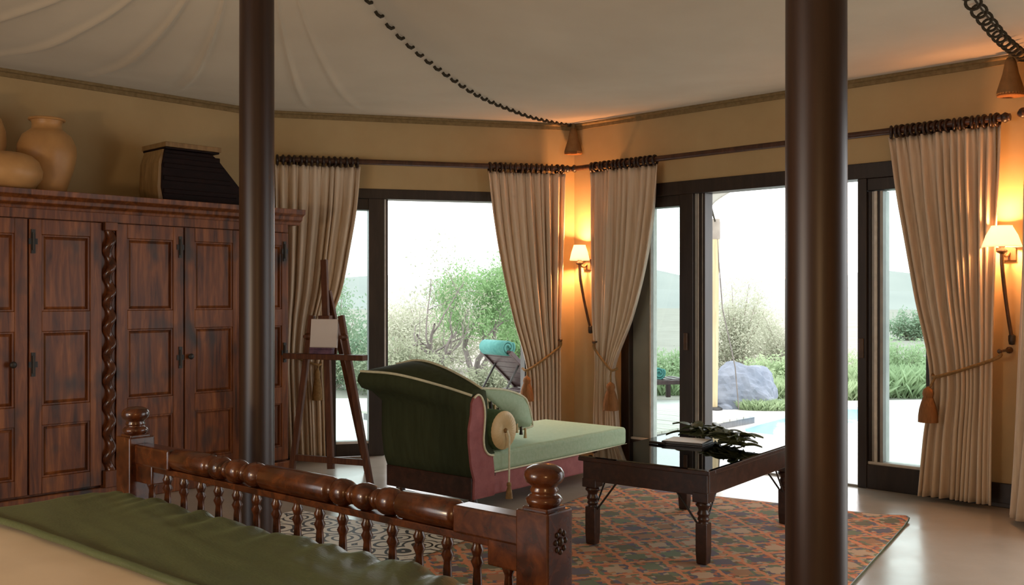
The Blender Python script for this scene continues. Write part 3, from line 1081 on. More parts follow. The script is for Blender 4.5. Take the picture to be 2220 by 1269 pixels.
def wardrobe_door(x0, x1, latch=None, knob=None):
    z0, z1 = 0.115, 1.84
    st = min(0.078, (x1 - x0) * 0.19)
    d = MB().box(x0 + 0.002, x1 - 0.002, 0.012, 0.034, z0, z1).build('door', M['wardrobe'], wd)
    rails = [(z1 - 0.095, z1), (1.135, 1.262), (0.545, 0.668), (z0, z0 + 0.10)]
    for zz0, zz1 in rails:
        MB().box(x0 + st, x1 - st, -0.012, 0.014, zz0, zz1).build('rail', M['wardrobe'], d, bevel=0.003)
    for a_, b_ in ((x0 + 0.002, x0 + st), (x1 - st, x1 - 0.002)):
        MB().box(a_, b_, -0.012, 0.014, z0, z1).build('stile', M['wardrobe'], d, bevel=0.003)
    for k in range(3):
        pz0, pz1 = rails[k + 1][1], rails[k][0]
        a_, b_ = x0 + st, x1 - st
        fr = MB()
        w_ = 0.013
        for q in ((a_, a_ + w_, pz0, pz1), (b_ - w_, b_, pz0, pz1), (a_ + w_, b_ - w_, pz0, pz0 + w_), (a_ + w_, b_ - w_, pz1 - w_, pz1)):
            fr.box(q[0], q[1], -0.004, 0.014, q[2], q[3])
        fr.build('moulding', M['wardrobe'], d, bevel=0.003)
        m_ = 0.016
        xi0, xi1, zi0, zi1 = a_ + w_, b_ - w_, pz0 + w_, pz1 - w_
        vv = [(xi0, 0.012, zi0), (xi1, 0.012, zi0), (xi1, 0.012, zi1), (xi0, 0.012, zi1),
              (xi0 + m_, 0.006, zi0 + m_), (xi1 - m_, 0.006, zi0 + m_), (xi1 - m_, 0.006, zi1 - m_), (xi0 + m_, 0.006, zi1 - m_)]
        MB().add(vv, [(0, 1, 5, 4), (1, 2, 6, 5), (2, 3, 7, 6), (3, 0, 4, 7), (4, 5, 6, 7)]).build('panel', M['wardrobe'], d, fix=False)
    if latch is not None:
        for z in (1.70, 0.93):
            lm = MB().box(latch - 0.012, latch + 0.012, -0.020, -0.010, z - 0.075, z + 0.075)
            lm.tube([(latch, -0.024, z - 0.055), (latch, -0.024, z + 0.055)], 0.008, 8)
            lm.box(latch - 0.026, latch + 0.026, -0.018, -0.010, z - 0.018, z + 0.018)
            lm.build('hinge', M['iron'], d)
    if knob is not None:
        MB().lathe([(0.010, 0), (0.010, 0.012), (0.019, 0.02), (0.021, 0.03), (0.012, 0.037), (0.0, 0.038)], 14,
                   Matrix.Translation((knob, -0.012, 0.935)) @ Matrix.Rotation(PI / 2, 4, 'X'), cap=False).build('knob', M['iron'], d)
    return d


def twist_column(xc):
    m_ = MB()
    v, f = [], []
    n, rows = 16, 220
    z0, z1 = 0.2, 1.80
    for j in range(rows + 1):
        z = z0 + (z1 - z0) * j / rows
        ph = 2 * PI * (z - z0) / 0.172
        ox, oy = 0.014 * math.cos(ph), 0.014 * math.sin(ph)
        for k in range(n):
            a_ = 2 * PI * k / n
            v.append((xc + ox + 0.030 * math.cos(a_), -0.012 + oy + 0.030 * math.sin(a_), z))
    for j in range(rows):
        for k in range(n):
            k2 = (k + 1) % n
            f.append((j * n + k, j * n + k2, (j + 1) * n + k2, (j + 1) * n + k))
    m_.add(v, f, None, True)
    c_ = m_.build('twisted_column', M['bed'], wd)
    MB().box(xc - 0.046, xc + 0.046, 0.004, 0.034, 0.10, 1.845).build('backing', M['wardrobe'], c_, bevel=0.003)
    MB().box(xc - 0.042, xc + 0.042, -0.05, 0.03, 1.79, 1.845).build('capital', M['wardrobe'], c_, bevel=0.004)
    MB().box(xc - 0.042, xc + 0.042, -0.05, 0.03, 0.10, 0.21).build('pedestal', M['wardrobe'], c_, bevel=0.004)
    return c_


twist_column(-1.0)
wardrobe_door(-0.54 - 0.42, -0.54)
wardrobe_door(-0.53, -0.060, knob=-0.155)
wardrobe_door(-0.054, 0.405, latch=-0.03)
twist_column(0.451)
wardrobe_door(0.497, 0.979, latch=0.952)
wardrobe_door(0.985, 1.44, knob=1.02)
twist_column(1.487)
wardrobe_door(1.533, 1.835, latch=1.80)


# ------------------------------------------------------------------ pots and box on the wardrobe
def pot(x, y, prof, label, rim_r, rim_z):
    Mw = Matrix.Translation((-2.98, 6.08, 0)) @ Matrix.Rotation(W_ANG, 4, 'Z')
    p = Mw @ Vector((x, y, WT))
    t = thing('clay_pot', label, 'pot', p, 0)
    MB().lathe(prof, 40, cap=False).build('body', M['clay'], t, solid=-0.008)
    ri = []
    for q in range(9):
        a_ = 2 * PI * q / 8
        ri.append((rim_r + 0.011 * math.cos(a_), rim_z + 0.010 * math.sin(a_)))
    MB().lathe(ri, 40, cap=False).build('rim', M['clay'], t)
    return t


tall = [(0.0, 0.0), (0.10, 0.0), (0.115, 0.02), (0.135, 0.09), (0.165, 0.18), (0.182, 0.27), (0.178, 0.33), (0.15, 0.395), (0.112, 0.425), (0.094, 0.44), (0.090, 0.465), (0.094, 0.485), (0.104, 0.50)]
pot(0.165, 0.28, tall, 'tall tan clay jar with flared rim on top of the wardrobe', 0.104, 0.502)
squat = [(0.0, 0.0), (0.13, 0.0), (0.165, 0.03), (0.20, 0.09), (0.205, 0.14), (0.185, 0.20), (0.15, 0.235), (0.12, 0.245)]
pot(-0.15, 0.13, [(r * 1.04, z * 0.9) for r, z in squat], 'squat tan clay bowl-shaped pot in front of the other pots on wardrobe', 0.127, 0.2205)
round_ = [(0.0, 0.0), (0.10, 0.0), (0.14, 0.06), (0.19, 0.2), (0.215, 0.34), (0.21, 0.42), (0.18, 0.5), (0.13, 0.55), (0.085, 0.575), (0.08, 0.60), (0.095, 0.62)]
pot(-0.235, 0.38, [(r * 0.82, z * 0.95) for r, z in round_], 'round clay jar cut off by the left edge behind the squat pot', 0.078, 0.588)

Mw = Matrix.Translation((-2.98, 6.08, 0)) @ Matrix.Rotation(W_ANG, 4, 'Z')
p = Mw @ Vector((0.845, 0.08, WT))
bx = thing('sloped_box', 'black carved wooden box with one sloping side and ochre lid, on wardrobe beside the pole', 'box', p, W_ANG)
poly = [(0.035, 0.0), (0.015, 0.10), (0.02, 0.26), (0.04, 0.37), (0.40, 0.37), (0.455, 0.33), (0.69, 0.08), (0.71, 0.0)]
MB().prism(poly, 'y', 0.0, 0.30).build('body', M['black_wood'], bx, bevel=0.006)
MB().box(0.035, 0.45, -0.02, 0.32, 0.372, 0.385).build('lid_edge', M['black_wood'], bx, bevel=0.003)
MB().box(0.03, 0.46, -0.03, 0.33, 0.385, 0.42).build('lid', M['ochre_wood'], bx, bevel=0.004)
MB().prism([(0.0, 0.0), (-0.01, 0.1), (0.0, 0.28), (0.03, 0.37), (0.045, 0.37), (0.022, 0.26), (0.018, 0.1), (0.037, 0.0)], 'y', 0.01, 0.29).build('side_board', M['ochre_wood'], bx, bevel=0.003)
for zz in (0.06, 0.15, 0.24, 0.31):
    MB().box(0.03, 0.43 + (0.37 - zz) * 0.55, -0.008, 0.002, zz, zz + 0.035).build('carved_slat', M['black_wood'], bx, bevel=0.006)

# ------------------------------------------------------------------ bed
B_ANG = math.atan2(-0.643, 0.766)
bed = thing('bed', 'varnished dark wooden bed with turned footboard rail and spindles', 'bed', (0.082, 2.47, 0), B_ANG)
BW = 2.02
for xc in (0.0, -BW):
    po = MB().box(xc - 0.052, xc + 0.052, -0.052, 0.052, 0.0, 0.812).build('post', M['bed'], bed, bevel=0.005)
    MB().box(xc - 0.040, xc + 0.040, -0.040, 0.040, 0.80, 0.82).build('cap', M['bed'], po, bevel=0.004)
    fin = [(0.036, 0.815), (0.040, 0.822), (0.046, 0.830), (0.047, 0.838), (0.040, 0.846), (0.032, 0.850), (0.035, 0.855), (0.037, 0.860), (0.033, 0.866), (0.034, 0.872), (0.046, 0.880), (0.0515, 0.892), (0.051, 0.904), (0.044, 0.915), (0.03, 0.922), (0.012, 0.925), (0.0, 0.9255)]
    MB().lathe([(r, z) for r, z in fin], 32, Matrix.Translation((xc, 0, 0)), cap=False).build('finial', M['bed'], po)
for xc, sg in ((0.052, 1), (-BW - 0.052, -1)):
    m_ = MB()
    for k in range(8):
        a_ = PI * k / 4
        m_.lathe([(0.0, -0.004), (0.006, -0.002), (0.008, 0.001), (0.005, 0.004), (0.0, 0.005)], 8,
                 Matrix.Translation((xc, 0.020 * math.cos(a_), 0.735 + 0.026 * math.sin(a_))) @ Matrix.Rotation(sg * PI / 2, 4, 'Y'), cap=False)
    m_.lathe([(0.0, -0.004), (0.011, -0.002), (0.012, 0.002), (0.006, 0.006), (0.0, 0.007)], 12, Matrix.Translation((xc, 0, 0.735)) @ Matrix.Rotation(sg * PI / 2, 4, 'Y'), cap=False)
    m_.build('carved_rosette', M['ring'], bed)
RZ = 0.752
prof = []


def seg_cyl(a_, b_, r=0.041):
    prof.extend([(r * .55, a_), (r * .86, a_ + .006), (r, a_ + .018), (r * 1.02, (a_ + b_) / 2), (r, b_ - .018), (r * .86, b_ - .006), (r * .55, b_)])


def seg_bead(a_, b_, r):
    n_ = 6
    for i in range(n_ + 1):
        q = i / n_
        prof.append((r * (0.62 + 0.38 * math.sqrt(max(0, math.sin(PI * q)))), a_ + (b_ - a_) * q))


def half(sgn):
    out = []
    return out


def rail_profile():
    # distances measured from the right-hand post
    seg_cyl(0.29, 0.53)
    x = 0.535
    for L_, r in ((.075, .042), (.030, .031), (.075, .042), (.030, .031), (.075, .042)):
        seg_bead(x, x + L_, r)
        x += L_
    seg_cyl(x + .005, 1.19)
    x = 1.195
    for L_, r in ((.075, .042), (.030, .031), (.075, .042), (.030, .031), (.075, .042)):
        seg_bead(x, x + L_, r)
        x += L_
    seg_cyl(x + .005, 1.73)


rail_profile()
MB().lathe(prof, 24, Matrix.Translation((0, 0, RZ)) @ Matrix.Rotation(-PI / 2, 4, 'Y')).build('turned_rail', M['bed'], bed)
for a_, b_ in ((0.05, 0.292), (1.728, BW - 0.05)):
    MB().box(-b_, -a_, -0.034, 0.034, RZ - 0.042, RZ + 0.034).build('rail_block', M['bed'], bed, bevel=0.008)
for a_, b_ in ((0.05, 0.17), (BW - 0.17, BW - 0.05)):
    MB().box(-b_, -a_, -0.028, 0.028, RZ - 0.11, RZ - 0.035).build('corner_block', M['bed'], bed, bevel=0.006)
MB().box(-BW + 0.05, -0.05, -0.020, 0.020, 0.690, 0.712).build('spindle_rail', M['bed'], bed, bevel=0.003)
MB().box(-BW + 0.05, -0.05, -0.026, 0.026, 0.30, 0.36).build('lower_rail', M['bed'], bed, bevel=0.004)
sp = [(0.011, 0.36), (0.011, 0.42), (0.017, 0.44), (0.011, 0.46), (0.0125, 0.52), (0.0135, 0.57), (0.0125, 0.60), (0.011, 0.618), (0.013, 0.624), (0.0185, 0.637), (0.012, 0.650), (0.0138, 0.655), (0.0185, 0.670), (0.0125, 0.682), (0.0135, 0.692)]
spp = None
for k in range(17):
    x = -(0.118 + 0.1112 * k)
    if spp is None:
        spp = MB().lathe(sp, 14).build('spindle', M['bed'], bed, loc=(x, 0, 0))
    else:
        dup(spp, bed, (x, 0, 0), (0, 0, k * 0.7))
for xc in (-0.03, -BW + 0.03):
    MB().box(xc - 0.02, xc + 0.02, -2.2, -0.05, 0.20, 0.36).build('side_rail', M['bed'], bed, bevel=0.004)
MB().box(-BW + 0.05, -0.05, -2.2, -0.05, 0.26, 0.29).build('slat_base', M['bed'], bed)
for xc in (0.0, -BW):
    MB().box(xc - 0.052, xc + 0.052, -2.3, -2.2, 0.0, 0.9).build('head_post', M['bed'], bed, bevel=0.005)


def bed_pt(x, y):
    return Matrix.Translation((0.082, 2.47, 0)) @ Matrix.Rotation(B_ANG, 4, 'Z') @ Vector((x, y, 0))


ma = thing('mattress', 'pale mattress on the bed under the duvet and green throw', 'mattress', (0.082, 2.47, 0), B_ANG)
MB().box(-BW + 0.075, -0.075, -2.15, -0.115, 0.291, 0.60).build('body', M['mattress'], ma, bevel=0.06, segs=4)


def sheet(name, label, cat, mat, mx0, mx1, my0, my1, top, rad, dx, dy_foot, hem=0.0, seed=0, wr=0.0, dy_head=None, puff=0.0):
    """cloth lying on the mattress box, falling over its sides and foot"""
    t = thing(name, label, cat, (0.082, 2.47, 0), B_ANG)
    arc = rad * PI / 2

    def fall(s, lo, hi, dlo, dhi):
        # s in arc length along the cloth -> (coordinate, drop)
        if s < lo + rad:
            q = lo + rad - s
            if q < arc:
                an = q / rad
                return lo + rad - rad * math.sin(an), rad - rad * math.cos(an)
            return lo - 0.0, rad + (q - arc)
        if s > hi - rad:
            q = s - (hi - rad)
            if q < arc:
                an = q / rad
                return hi - rad + rad * math.sin(an), rad - rad * math.cos(an)
            return hi + 0.0, rad + (q - arc)
        return s, 0.0

    xa, xb = mx0 + rad - arc - dx, mx1 - rad + arc + dx
    ya, yb = my0, my1 - rad + arc + dy_foot

    def fn(a_, b_):
        sx, sy = xa + (xb - xa) * a_, ya + (yb - ya) * b_
        x, d1 = fall(sx, mx0, mx1, dx, dx)
        y, d2 = fall(sy, my0 - 9, my1, 0, dy_foot)
        drop = d1 + d2 if (d1 < rad or d2 < rad) else max(d1, d2)
        drop = min(drop, max(d1, d2) + 0.5 * min(d1, d2))
        z = top - drop
        if wr:
            e = math.exp(-((y - (my1 - 0.06)) / 0.13) ** 2)
            z += wr * e * (noise.noise(Vector((x * 15 + seed + y * 5, y * 2.5, 0))) * 1.1) * (1 if d2 < rad else 0.3)
            z += wr * 0.35 * noise.noise(Vector((x * 2.2, y * 14 + x * 3.0, seed))) * (1 if drop < 0.02 else 0.2)
        if puff:
            z += puff * math.sin(PI * min(1, max(0, (x - mx0) / (mx1 - mx0)))) + 0.006 * noise.noise(Vector((x * 5, y * 5, seed)))
        return Vector((x, y, z))
    MB().grid(fn, 150, 90 if wr else 60).build('cloth', mat, t, solid=0.006, fix=False)
    if hem:
        pts = [fn(i / 120, 0.0) + Vector((0, 0.0, hem * 0.4)) for i in range(121)]
        MB().tube(pts, hem, 8).build('hem', mat, t)
    return t


sheet('duvet', 'cream duvet covering the bed in the lower left', 'duvet', M['duvet'], -BW + 0.065, -0.065, -2.1, -0.40, 0.622, 0.09, 0.15, 0.05, puff=0.008, seed=4, dy_head=0)
sheet('bed_throw', 'dark green bed throw folded across the foot of the bed', 'throw', M['throw'], -BW + 0.05, -0.05, -0.645, -0.085, 0.645, 0.10, 0.16, 0.08, hem=0.011, seed=9, wr=0.020)

# ------------------------------------------------------------------ rugs
def rug(name, label, p, ang, lx, ly, th, mat, rc=0.05, curl=None, fringe=None):
    t = thing(name, label, 'rug', (p.x, p.y, 0), ang)
    nx, ny = 60, 80

    def corner(x, y):
        # pull the corners round
        cx = min(max(x, rc), lx - rc)
        cy = min(max(y, -ly + rc), -rc)
        dx, dy = x - cx, y - cy
        m_ = max(abs(dx), abs(dy))
        h = math.hypot(dx, dy)
        if h > 1e-6 and m_ > 0:
            k = m_ / h
            return cx + dx * k, cy + dy * k
        return x, y

    def surf(z0):
        def fn(a_, b_):
            x, y = corner(a_ * lx, -ly * (1 - b_))
            z = z0 + 0.0015 * noise.noise(Vector((x * 5, y * 5, 2)))
            if curl:
                d = math.hypot(x - curl[0], y - curl[1])
                z += max(0.0, (curl[2] - d) / curl[2]) ** 2 * curl[3]
            return Vector((x, y, z))
        return fn
    m_ = MB().grid(surf(th), nx, ny)
    m_.build('weave', mat, t, solid=-(th - 0.002) if False else th - 0.003, fix=False)
    if fringe:
        fn = surf(th * 0.6)
        edge = [fn(i / 60, 1.0) for i in range(61)] + [fn(1.0, 1 - i / 60) for i in range(1, 61)] + [fn(1 - i / 60, 0.0) for i in range(1, 61)] + [fn(0.0, i / 60) for i in range(1, 61)]
        MB().tube(edge, 0.006, 6).build('binding', fringe, t)
    return t


rug('kilim_rug', 'red and green kilim rug with diamond pattern under the coffee table', Vector((0.724, 6.915)), math.atan2(-0.525, 0.851), 1.99, 2.9, 0.012, M['kilim'], 0.07, (1.99, 0.0, 0.28, 0.02), M['leaf_dark'])
rug('scroll_rug', 'pale rug with black scrollwork beyond the bed footboard', Vector((-0.16, 5.27)) - Vector((0.82, -0.57)) * 1.45, math.atan2(-0.57, 0.82), 1.43, 1.5, 0.010, M['scroll'], 0.01, None, M['paper'])

# ------------------------------------------------------------------ chaise longue
CH_ANG = math.radians(50)
CW = 0.78
ch = thing('chaise_longue', 'green and pink chaise longue with scrolled backrest, before the window', 'chaise longue', (-0.24, 6.03, 0), CH_ANG)
ZT = [(0.0, 0.735), (0.2, 0.79), (0.5, 0.852), (0.78, 0.862)]
ROLL = [(0.0, 0.0), (0.2, 0.07), (0.5, 0.17), (0.78, 0.225)]
HUMP = [(0.0, 0.035), (0.12, 0.05), (0.35, 0.068), (0.6, 0.065), (0.78, 0.03)]


def back_section(y):
    zt, R, hu = interp(ZT, y), interp(ROLL, y), interp(HUMP, y)
    return [(0.0, 0.21), (-0.035, 0.30), (-0.055, 0.45), (-0.055, zt - 0.20), (-0.04 - R * .45, zt - 0.135), (-0.04 - R * .85, zt - 0.105), (-0.045 - R, zt - 0.06), (-0.035 - R, zt - 0.02), (-0.015 - R, zt),
            (-R * 0.6, zt + hu * .45), (0.03 - R * .2, zt + hu * .85), (0.085, zt + hu), (0.115, zt + hu * .7), (0.135, zt - 0.06), (0.125, zt - 0.2), (0.14, 0.42), (0.2, 0.36), (0.21, 0.21)]


n_ = len(back_section(0))
rows = 26
vv, ff = [], []
for j in range(rows + 1):
    y = CW * j / rows
    for q in back_section(y):
        vv.append((q[0], y, q[1]))
for j in range(rows):
    for k in range(n_):
        k2 = (k + 1) % n_
        ff.append((j * n_ + k, (j + 1) * n_ + k, (j + 1) * n_ + k2, j * n_ + k2))
ff.append(tuple(range(n_)))
ff.append(tuple(rows * n_ + k for k in range(n_))[::-1])
mbk = MB()
mbk.add(vv, ff, None, True)
bk = mbk.build('backrest', M['green_dark'], ch)
MB().tube([(back_section(CW * j / 30)[8][0], CW * j / 30, back_section(CW * j / 30)[8][1] + 0.004) for j in range(31)], 0.0085, 8).build('piping', M['piping'], bk)
MB().tube([(back_section(CW * j / 30)[11][0], CW * j / 30, back_section(CW * j / 30)[11][1] + 0.004) for j in range(31)], 0.0085, 8).build('piping', M['piping'], bk)
s0 = back_section(0.0)
side = [(-0.01, 0.09), (-0.005, 0.21)] + s0[1:4] + [(-0.035, 0.62), (-0.03, 0.69), (-0.012, 0.725), (0.02, 0.742), (0.05, 0.73), (0.075, 0.69), (0.088, 0.62), (0.082, 0.53), (0.075, 0.46), (0.085, 0.40), (0.12, 0.36), (0.17, 0.345), (0.185, 0.24), (0.185, 0.09)]
MB().prism(side, 'y', -0.016, 0.004).build('side_panel', M['pink'], ch, bevel=0.004)
MB().tube(smooth_path([(q[0], -0.018, q[1]) for q in side[7:17]], 40), 0.007, 8).build('side_piping', M['piping'], ch)
MB().box(0.0, 1.72, 0.0, CW, 0.09, 0.235).build('base', M['pink'], ch, bevel=0.012)
MB().box(-0.012, 0.0, 0.004, CW, 0.085, 0.225).build('back_strip', M['table'], ch, bevel=0.004)  # thin dark strip across the back of the pink base
MB().box(0.15, 1.725, -0.005, CW + 0.005, 0.232, 0.366).build('seat_cushion', M['seat_green'], ch, bevel=0.028, segs=4)
MB().tube([(0.16, -0.006, 0.236), (1.72, -0.006, 0.236)], 0.006, 6).build('seat_piping', M['piping'], ch)
for x, y in ((0.06, 0.06), (0.06, CW - 0.06), (1.66, 0.06), (1.66, CW - 0.06)):
    MB().lathe([(0.022, 0.0), (0.03, 0.015), (0.036, 0.045), (0.028, 0.075), (0.03, 0.092)], 14, Matrix.Translation((x, y, 0))).build('foot', M['table'], ch)


def on_chaise(x, y, z=0):
    p_ = Matrix.Translation((-0.24, 6.03, 0)) @ Matrix.Rotation(CH_ANG, 4, 'Z') @ Vector((x, y, z))
    return p_


bp = on_chaise(0.268, -0.02, 0.368)
bo = thing('bolster', 'round bolster with gathered ivory end on the chaise longue seat', 'bolster', bp, CH_ANG)
BR = 0.128
Ry = Matrix.Translation((0, 0, BR)) @ Matrix.Rotation(-PI / 2, 4, 'X')
MB().lathe([(BR - 0.012, 0.0), (BR, 0.012), (BR, 0.58), (BR - 0.012, 0.6)], 36, Ry).build('cover', M['green'], bo)
v, f = [], []
n_ = 56
for i, (rr, hh) in enumerate(((BR - 0.004, 0.0), (BR * .8, 0.016), (BR * .45, 0.020), (0.02, 0.012))):
    for k in range(n_):
        a_ = 2 * PI * k / n_
        hgt = hh + (0.0035 if k % 2 else -0.0035) * (1 if i in (1, 2) else 0.3)
        v.append((rr * math.cos(a_), -hgt, BR + rr * math.sin(a_)))
for i in range(3):
    for k in range(n_):
        k2 = (k + 1) % n_
        f.append((i * n_ + k, i * n_ + k2, (i + 1) * n_ + k2, (i + 1) * n_ + k))
f.append(tuple(3 * n_ + k for k in range(n_)))
mbk = MB()
mbk.add(v, f, None, True)
mbk.build('gathered_end', M['ivory'], bo)
MB().lathe([(0.0, 0.03), (0.012, 0.026), (0.016, 0.015), (0.01, 0.008)], 14, Matrix.Translation((0, 0, BR)) @ Matrix.Rotation(PI / 2, 4, 'X'), cap=False).build('button', M['gold_rope'], bo)
MB().tube([(0, -0.03, BR), (0.002, -0.045, BR - 0.04), (0.0, -0.045, -0.12), (0.0, -0.042, -0.215)], 0.006, 8).build('tassel_cord', M['piping'], bo)
MB().lathe([(0.004, 0.105), (0.014, 0.10), (0.016, 0.085), (0.011, 0.075), (0.018, 0.05), (0.024, 0.0)], 16, Matrix.Translation((0, -0.044, -0.305))).build('tassel', M['gold_rope'], bo)

cp = on_chaise(0.22, 0.15, 0)
cu = thing('cushion', 'sage green cushion with pale piping and fringe leaning over the bolster', 'cushion', cp, CH_ANG)
CUP = [(0.0, 0.738), (0.06, 0.752), (0.30, 0.722), (0.475, 0.665), (0.53, 0.60), (0.575, 0.475), (0.555, 0.45), (0.42, 0.452), (0.30, 0.545), (0.16, 0.64)]
v, f = [], []
n_ = len(CUP)
for (yy, sc) in ((-0.0, 0.90), (0.02, 0.985), (0.05, 1.0), (0.33, 1.0), (0.38, 0.97), (0.41, 0.86)):
    for q in CUP:
        v.append((0.31 + (q[0] - 0.31) * sc, yy, 0.60 + (q[1] - 0.60) * sc))
for j in range(5):
    for k in range(n_):
        k2 = (k + 1) % n_
        f.append((j * n_ + k, (j + 1) * n_ + k, (j + 1) * n_ + k2, j * n_ + k2))
f.append(tuple(range(n_)))
f.append(tuple(5 * n_ + k for k in range(n_))[::-1])
mbk = MB()
mbk.add(v, f, None, True)
mbk.build('pad', M['seat_green'], cu)
pip = [(q[0], 0.018, q[1]) for q in CUP + CUP[:1]]
MB().tube(smooth_path(pip, 60), 0.008, 8, cap=False).build('piping', M['piping'], cu)
fr_d, fr_l = None, None
for k in range(13):
    q = k / 12
    i0 = interp([(0, CUP[0][0]), (0.33, CUP[9][0]), (0.66, CUP[8][0]), (1, CUP[7][0] + 0.06)], q)
    z0 = interp([(0, CUP[0][1]), (0.33, CUP[9][1]), (0.66, CUP[8][1]), (1, CUP[7][1])], q)
    if k % 2:
        if fr_d is None:
            fr_d = MB().lathe([(0.003, 0.0), (0.009, -0.012), (0.007, -0.02), (0.013, -0.065)], 8).build('fringe_tassel', M['iron'], cu, loc=(i0, 0.005, z0))
        else:
            dup(fr_d, cu, (i0, 0.005, z0))
    else:
        if fr_l is None:
            fr_l = MB().lathe([(0.003, 0.0), (0.009, -0.012), (0.007, -0.02), (0.012, -0.07)], 8).build('fringe_tassel', M['ivory'], cu, loc=(i0, 0.005, z0))
        else:
            dup(fr_l, cu, (i0, 0.005, z0))

# ------------------------------------------------------------------ coffee table
T_ANG = math.atan2(-0.602, 0.799)
ct = thing('coffee_table', 'low dark wooden coffee table with glass top and iron braces on kilim', 'table', (0.961, 4.863, 0.0138), T_ANG)
TW, TL = 0.655, 1.085
ov = 0.058
x0, x1, y0, y1 = -TW - ov, ov, -ov, TL + ov
ZTOP = 0.474
ap = MB()
for q in ((x0 + .02, x1 - .02, y0 + .02, y0 + .05), (x0 + .02, x1 - .02, y1 - .05, y1 - .02), (x0 + .02, x0 + .05, y0 + .05, y1 - .05), (x1 - .05, x1 - .02, y0 + .05, y1 - .05)):
    MB().box(q[0], q[1], q[2], q[3], 0.345, ZTOP - 0.022).build('apron', M['table'], ct, bevel=0.003)
fw = 0.075
for q in ((x0, x1, y0, y0 + fw), (x0, x1, y1 - fw, y1), (x0, x0 + fw, y0 + fw, y1 - fw), (x1 - fw, x1, y0 + fw, y1 - fw)):
    MB().box(q[0], q[1], q[2], q[3], ZTOP - 0.022, ZTOP).build('top_frame', M['table'], ct, bevel=0.004)
MB().box(x0 + 0.06, x1 - 0.06, y0 + 0.06, y1 - 0.06, ZTOP - 0.024, ZTOP - 0.016).build('jali_panel', M['table'], ct)
MB().box(x0 + 0.004, x1 - 0.004, y0 + 0.004, y1 - 0.004, ZTOP + 0.0005, ZTOP + 0.0075).build('glass_top', M['table_glass'], ct)
for (lx, ly) in ((0, 0), (-TW, 0), (0, TL), (-TW, TL)):
    lg = MB().box(lx - .042, lx + .042, ly - .042, ly + .042, 0.31, 0.36).build('leg', M['table'], ct, bevel=0.004)
    turn = [(0.032, 0.312), (0.040, 0.300), (0.040, 0.292), (0.030, 0.284), (0.025, 0.268), (0.032, 0.254), (0.032, 0.246), (0.025, 0.238), (0.030, 0.226), (0.030, 0.220), (0.024, 0.212), (0.030, 0.200)]
    MB().lathe(turn, 20, Matrix.Translation((lx, ly, 0))).build('turning', M['table'], lg)
    sq = MB()
    for r_, z_ in ((0.037, 0.2), (0.037, 0.05), (0.034, 0.0)):
        pass
    v = [(lx + sx * r_, ly + sy * r_, z_) for r_, z_ in ((0.027, 0.0), (0.0305, 0.06), (0.0305, 0.205)) for sx, sy in ((-1, -1), (1, -1), (1, 1), (-1, 1))]
    f = [(3, 2, 1, 0), (8, 9, 10, 11)] + [(j * 4 + k, j * 4 + (k + 1) % 4, (j + 1) * 4 + (k + 1) % 4, (j + 1) * 4 + k) for j in range(2) for k in range(4)]
    sq.add(v, f)
    sq.build('foot', M['table'], lg, bevel=0.005)
    sx, sy = (-1 if lx == 0 else 1), (1 if ly == 0 else -1)
    MB().tube([(lx + sx * .029, ly, 0.19), (lx + sx * .15, ly, 0.345)], 0.0055, 6).build('brace', M['iron'], ct)
    MB().tube([(lx, ly + sy * .029, 0.19), (lx, ly + sy * .15, 0.345)], 0.0055, 6).build('brace', M['iron'], ct)


def on_table(x, y):
    q = Matrix.Translation((0.961, 4.863, 0)) @ Matrix.Rotation(T_ANG, 4, 'Z') @ Vector((x, y, 0))
    return (q.x, q.y, 0.0138 + ZTOP + 0.0078)


bk = thing('notebook', 'dark covered notebook with white page on the coffee table', 'book', on_table(-0.43, 0.66), T_ANG + 0.12)
MB().box(-0.135, 0.135, -0.105, 0.105, 0.0, 0.007).build('cover', M['book'], bk, bevel=0.002)
MB().box(-0.115, 0.13, -0.095, 0.10, 0.007, 0.022).build('page_block', M['book'], bk, bevel=0.002)
MB().box(-0.108, 0.122, -0.088, 0.092, 0.022, 0.0235).build('page', M['paper'], bk)
MB().tube([(-0.19, -0.09, 0.008), (-0.09, -0.115, 0.008)], 0.008, 8).build('pen', M['book'], bk)

lb = thing('leaf_bundle', 'bundle of dark green leaves lying behind the notebook on coffee table', 'leaves', on_table(-0.28, 0.80), T_ANG)
stem = smooth_path([(-0.22, 0.12, 0.012), (-0.08, 0.1, 0.03), (0.08, -0.01, 0.03), (0.2, -0.12, 0.014)], 14)
MB().tube(stem, [0.007] * 15, 6).build('stem', M['leaf_dark'], lb)
leaf = MB()
lv = []
for j in range(7):
    q = j / 6
    w_ = 0.034 * math.sin(PI * (0.08 + 0.92 * q) ** 0.8) if j < 6 else 0.0
    for s_ in (-1, 0, 1):
        lv.append((0.125 * q, s_ * w_, 0.012 * math.sin(PI * q) + 0.008 * abs(s_)))
lf = [(j * 3 + k, (j + 1) * 3 + k, (j + 1) * 3 + k + 1, j * 3 + k + 1) for j in range(6) for k in range(2)]
leaf.add(lv, lf, None, True)
lo = None
for k in range(90):
    sp_ = stem[int(rnd.uniform(0, 14.9))]
    loc = (sp_[0] + rnd.uniform(-.035, .035), sp_[1] + rnd.uniform(-.03, .03), 0.012 + rnd.uniform(0, .055))
    rot = (rnd.uniform(-.5, .5), rnd.uniform(-.06, .12), rnd.choice((rnd.uniform(-1.6, 0.6), rnd.uniform(1.6, 3.8))))
    if lo is None:
        lo = leaf.build('leaf', M['leaf_dark'], lb, solid=0.002, loc=loc, rot=rot, fix=False)
    else:
        dup(lo, lb, loc, rot, (rnd.uniform(.75, 1.15),) * 3)

# ------------------------------------------------------------------ easel
E_ANG = math.atan2(-0.378, 0.926)
es = thing('easel', 'dark wooden studio easel standing before the left curtain', 'easel', (-1.325, 7.03, 0), E_ANG)


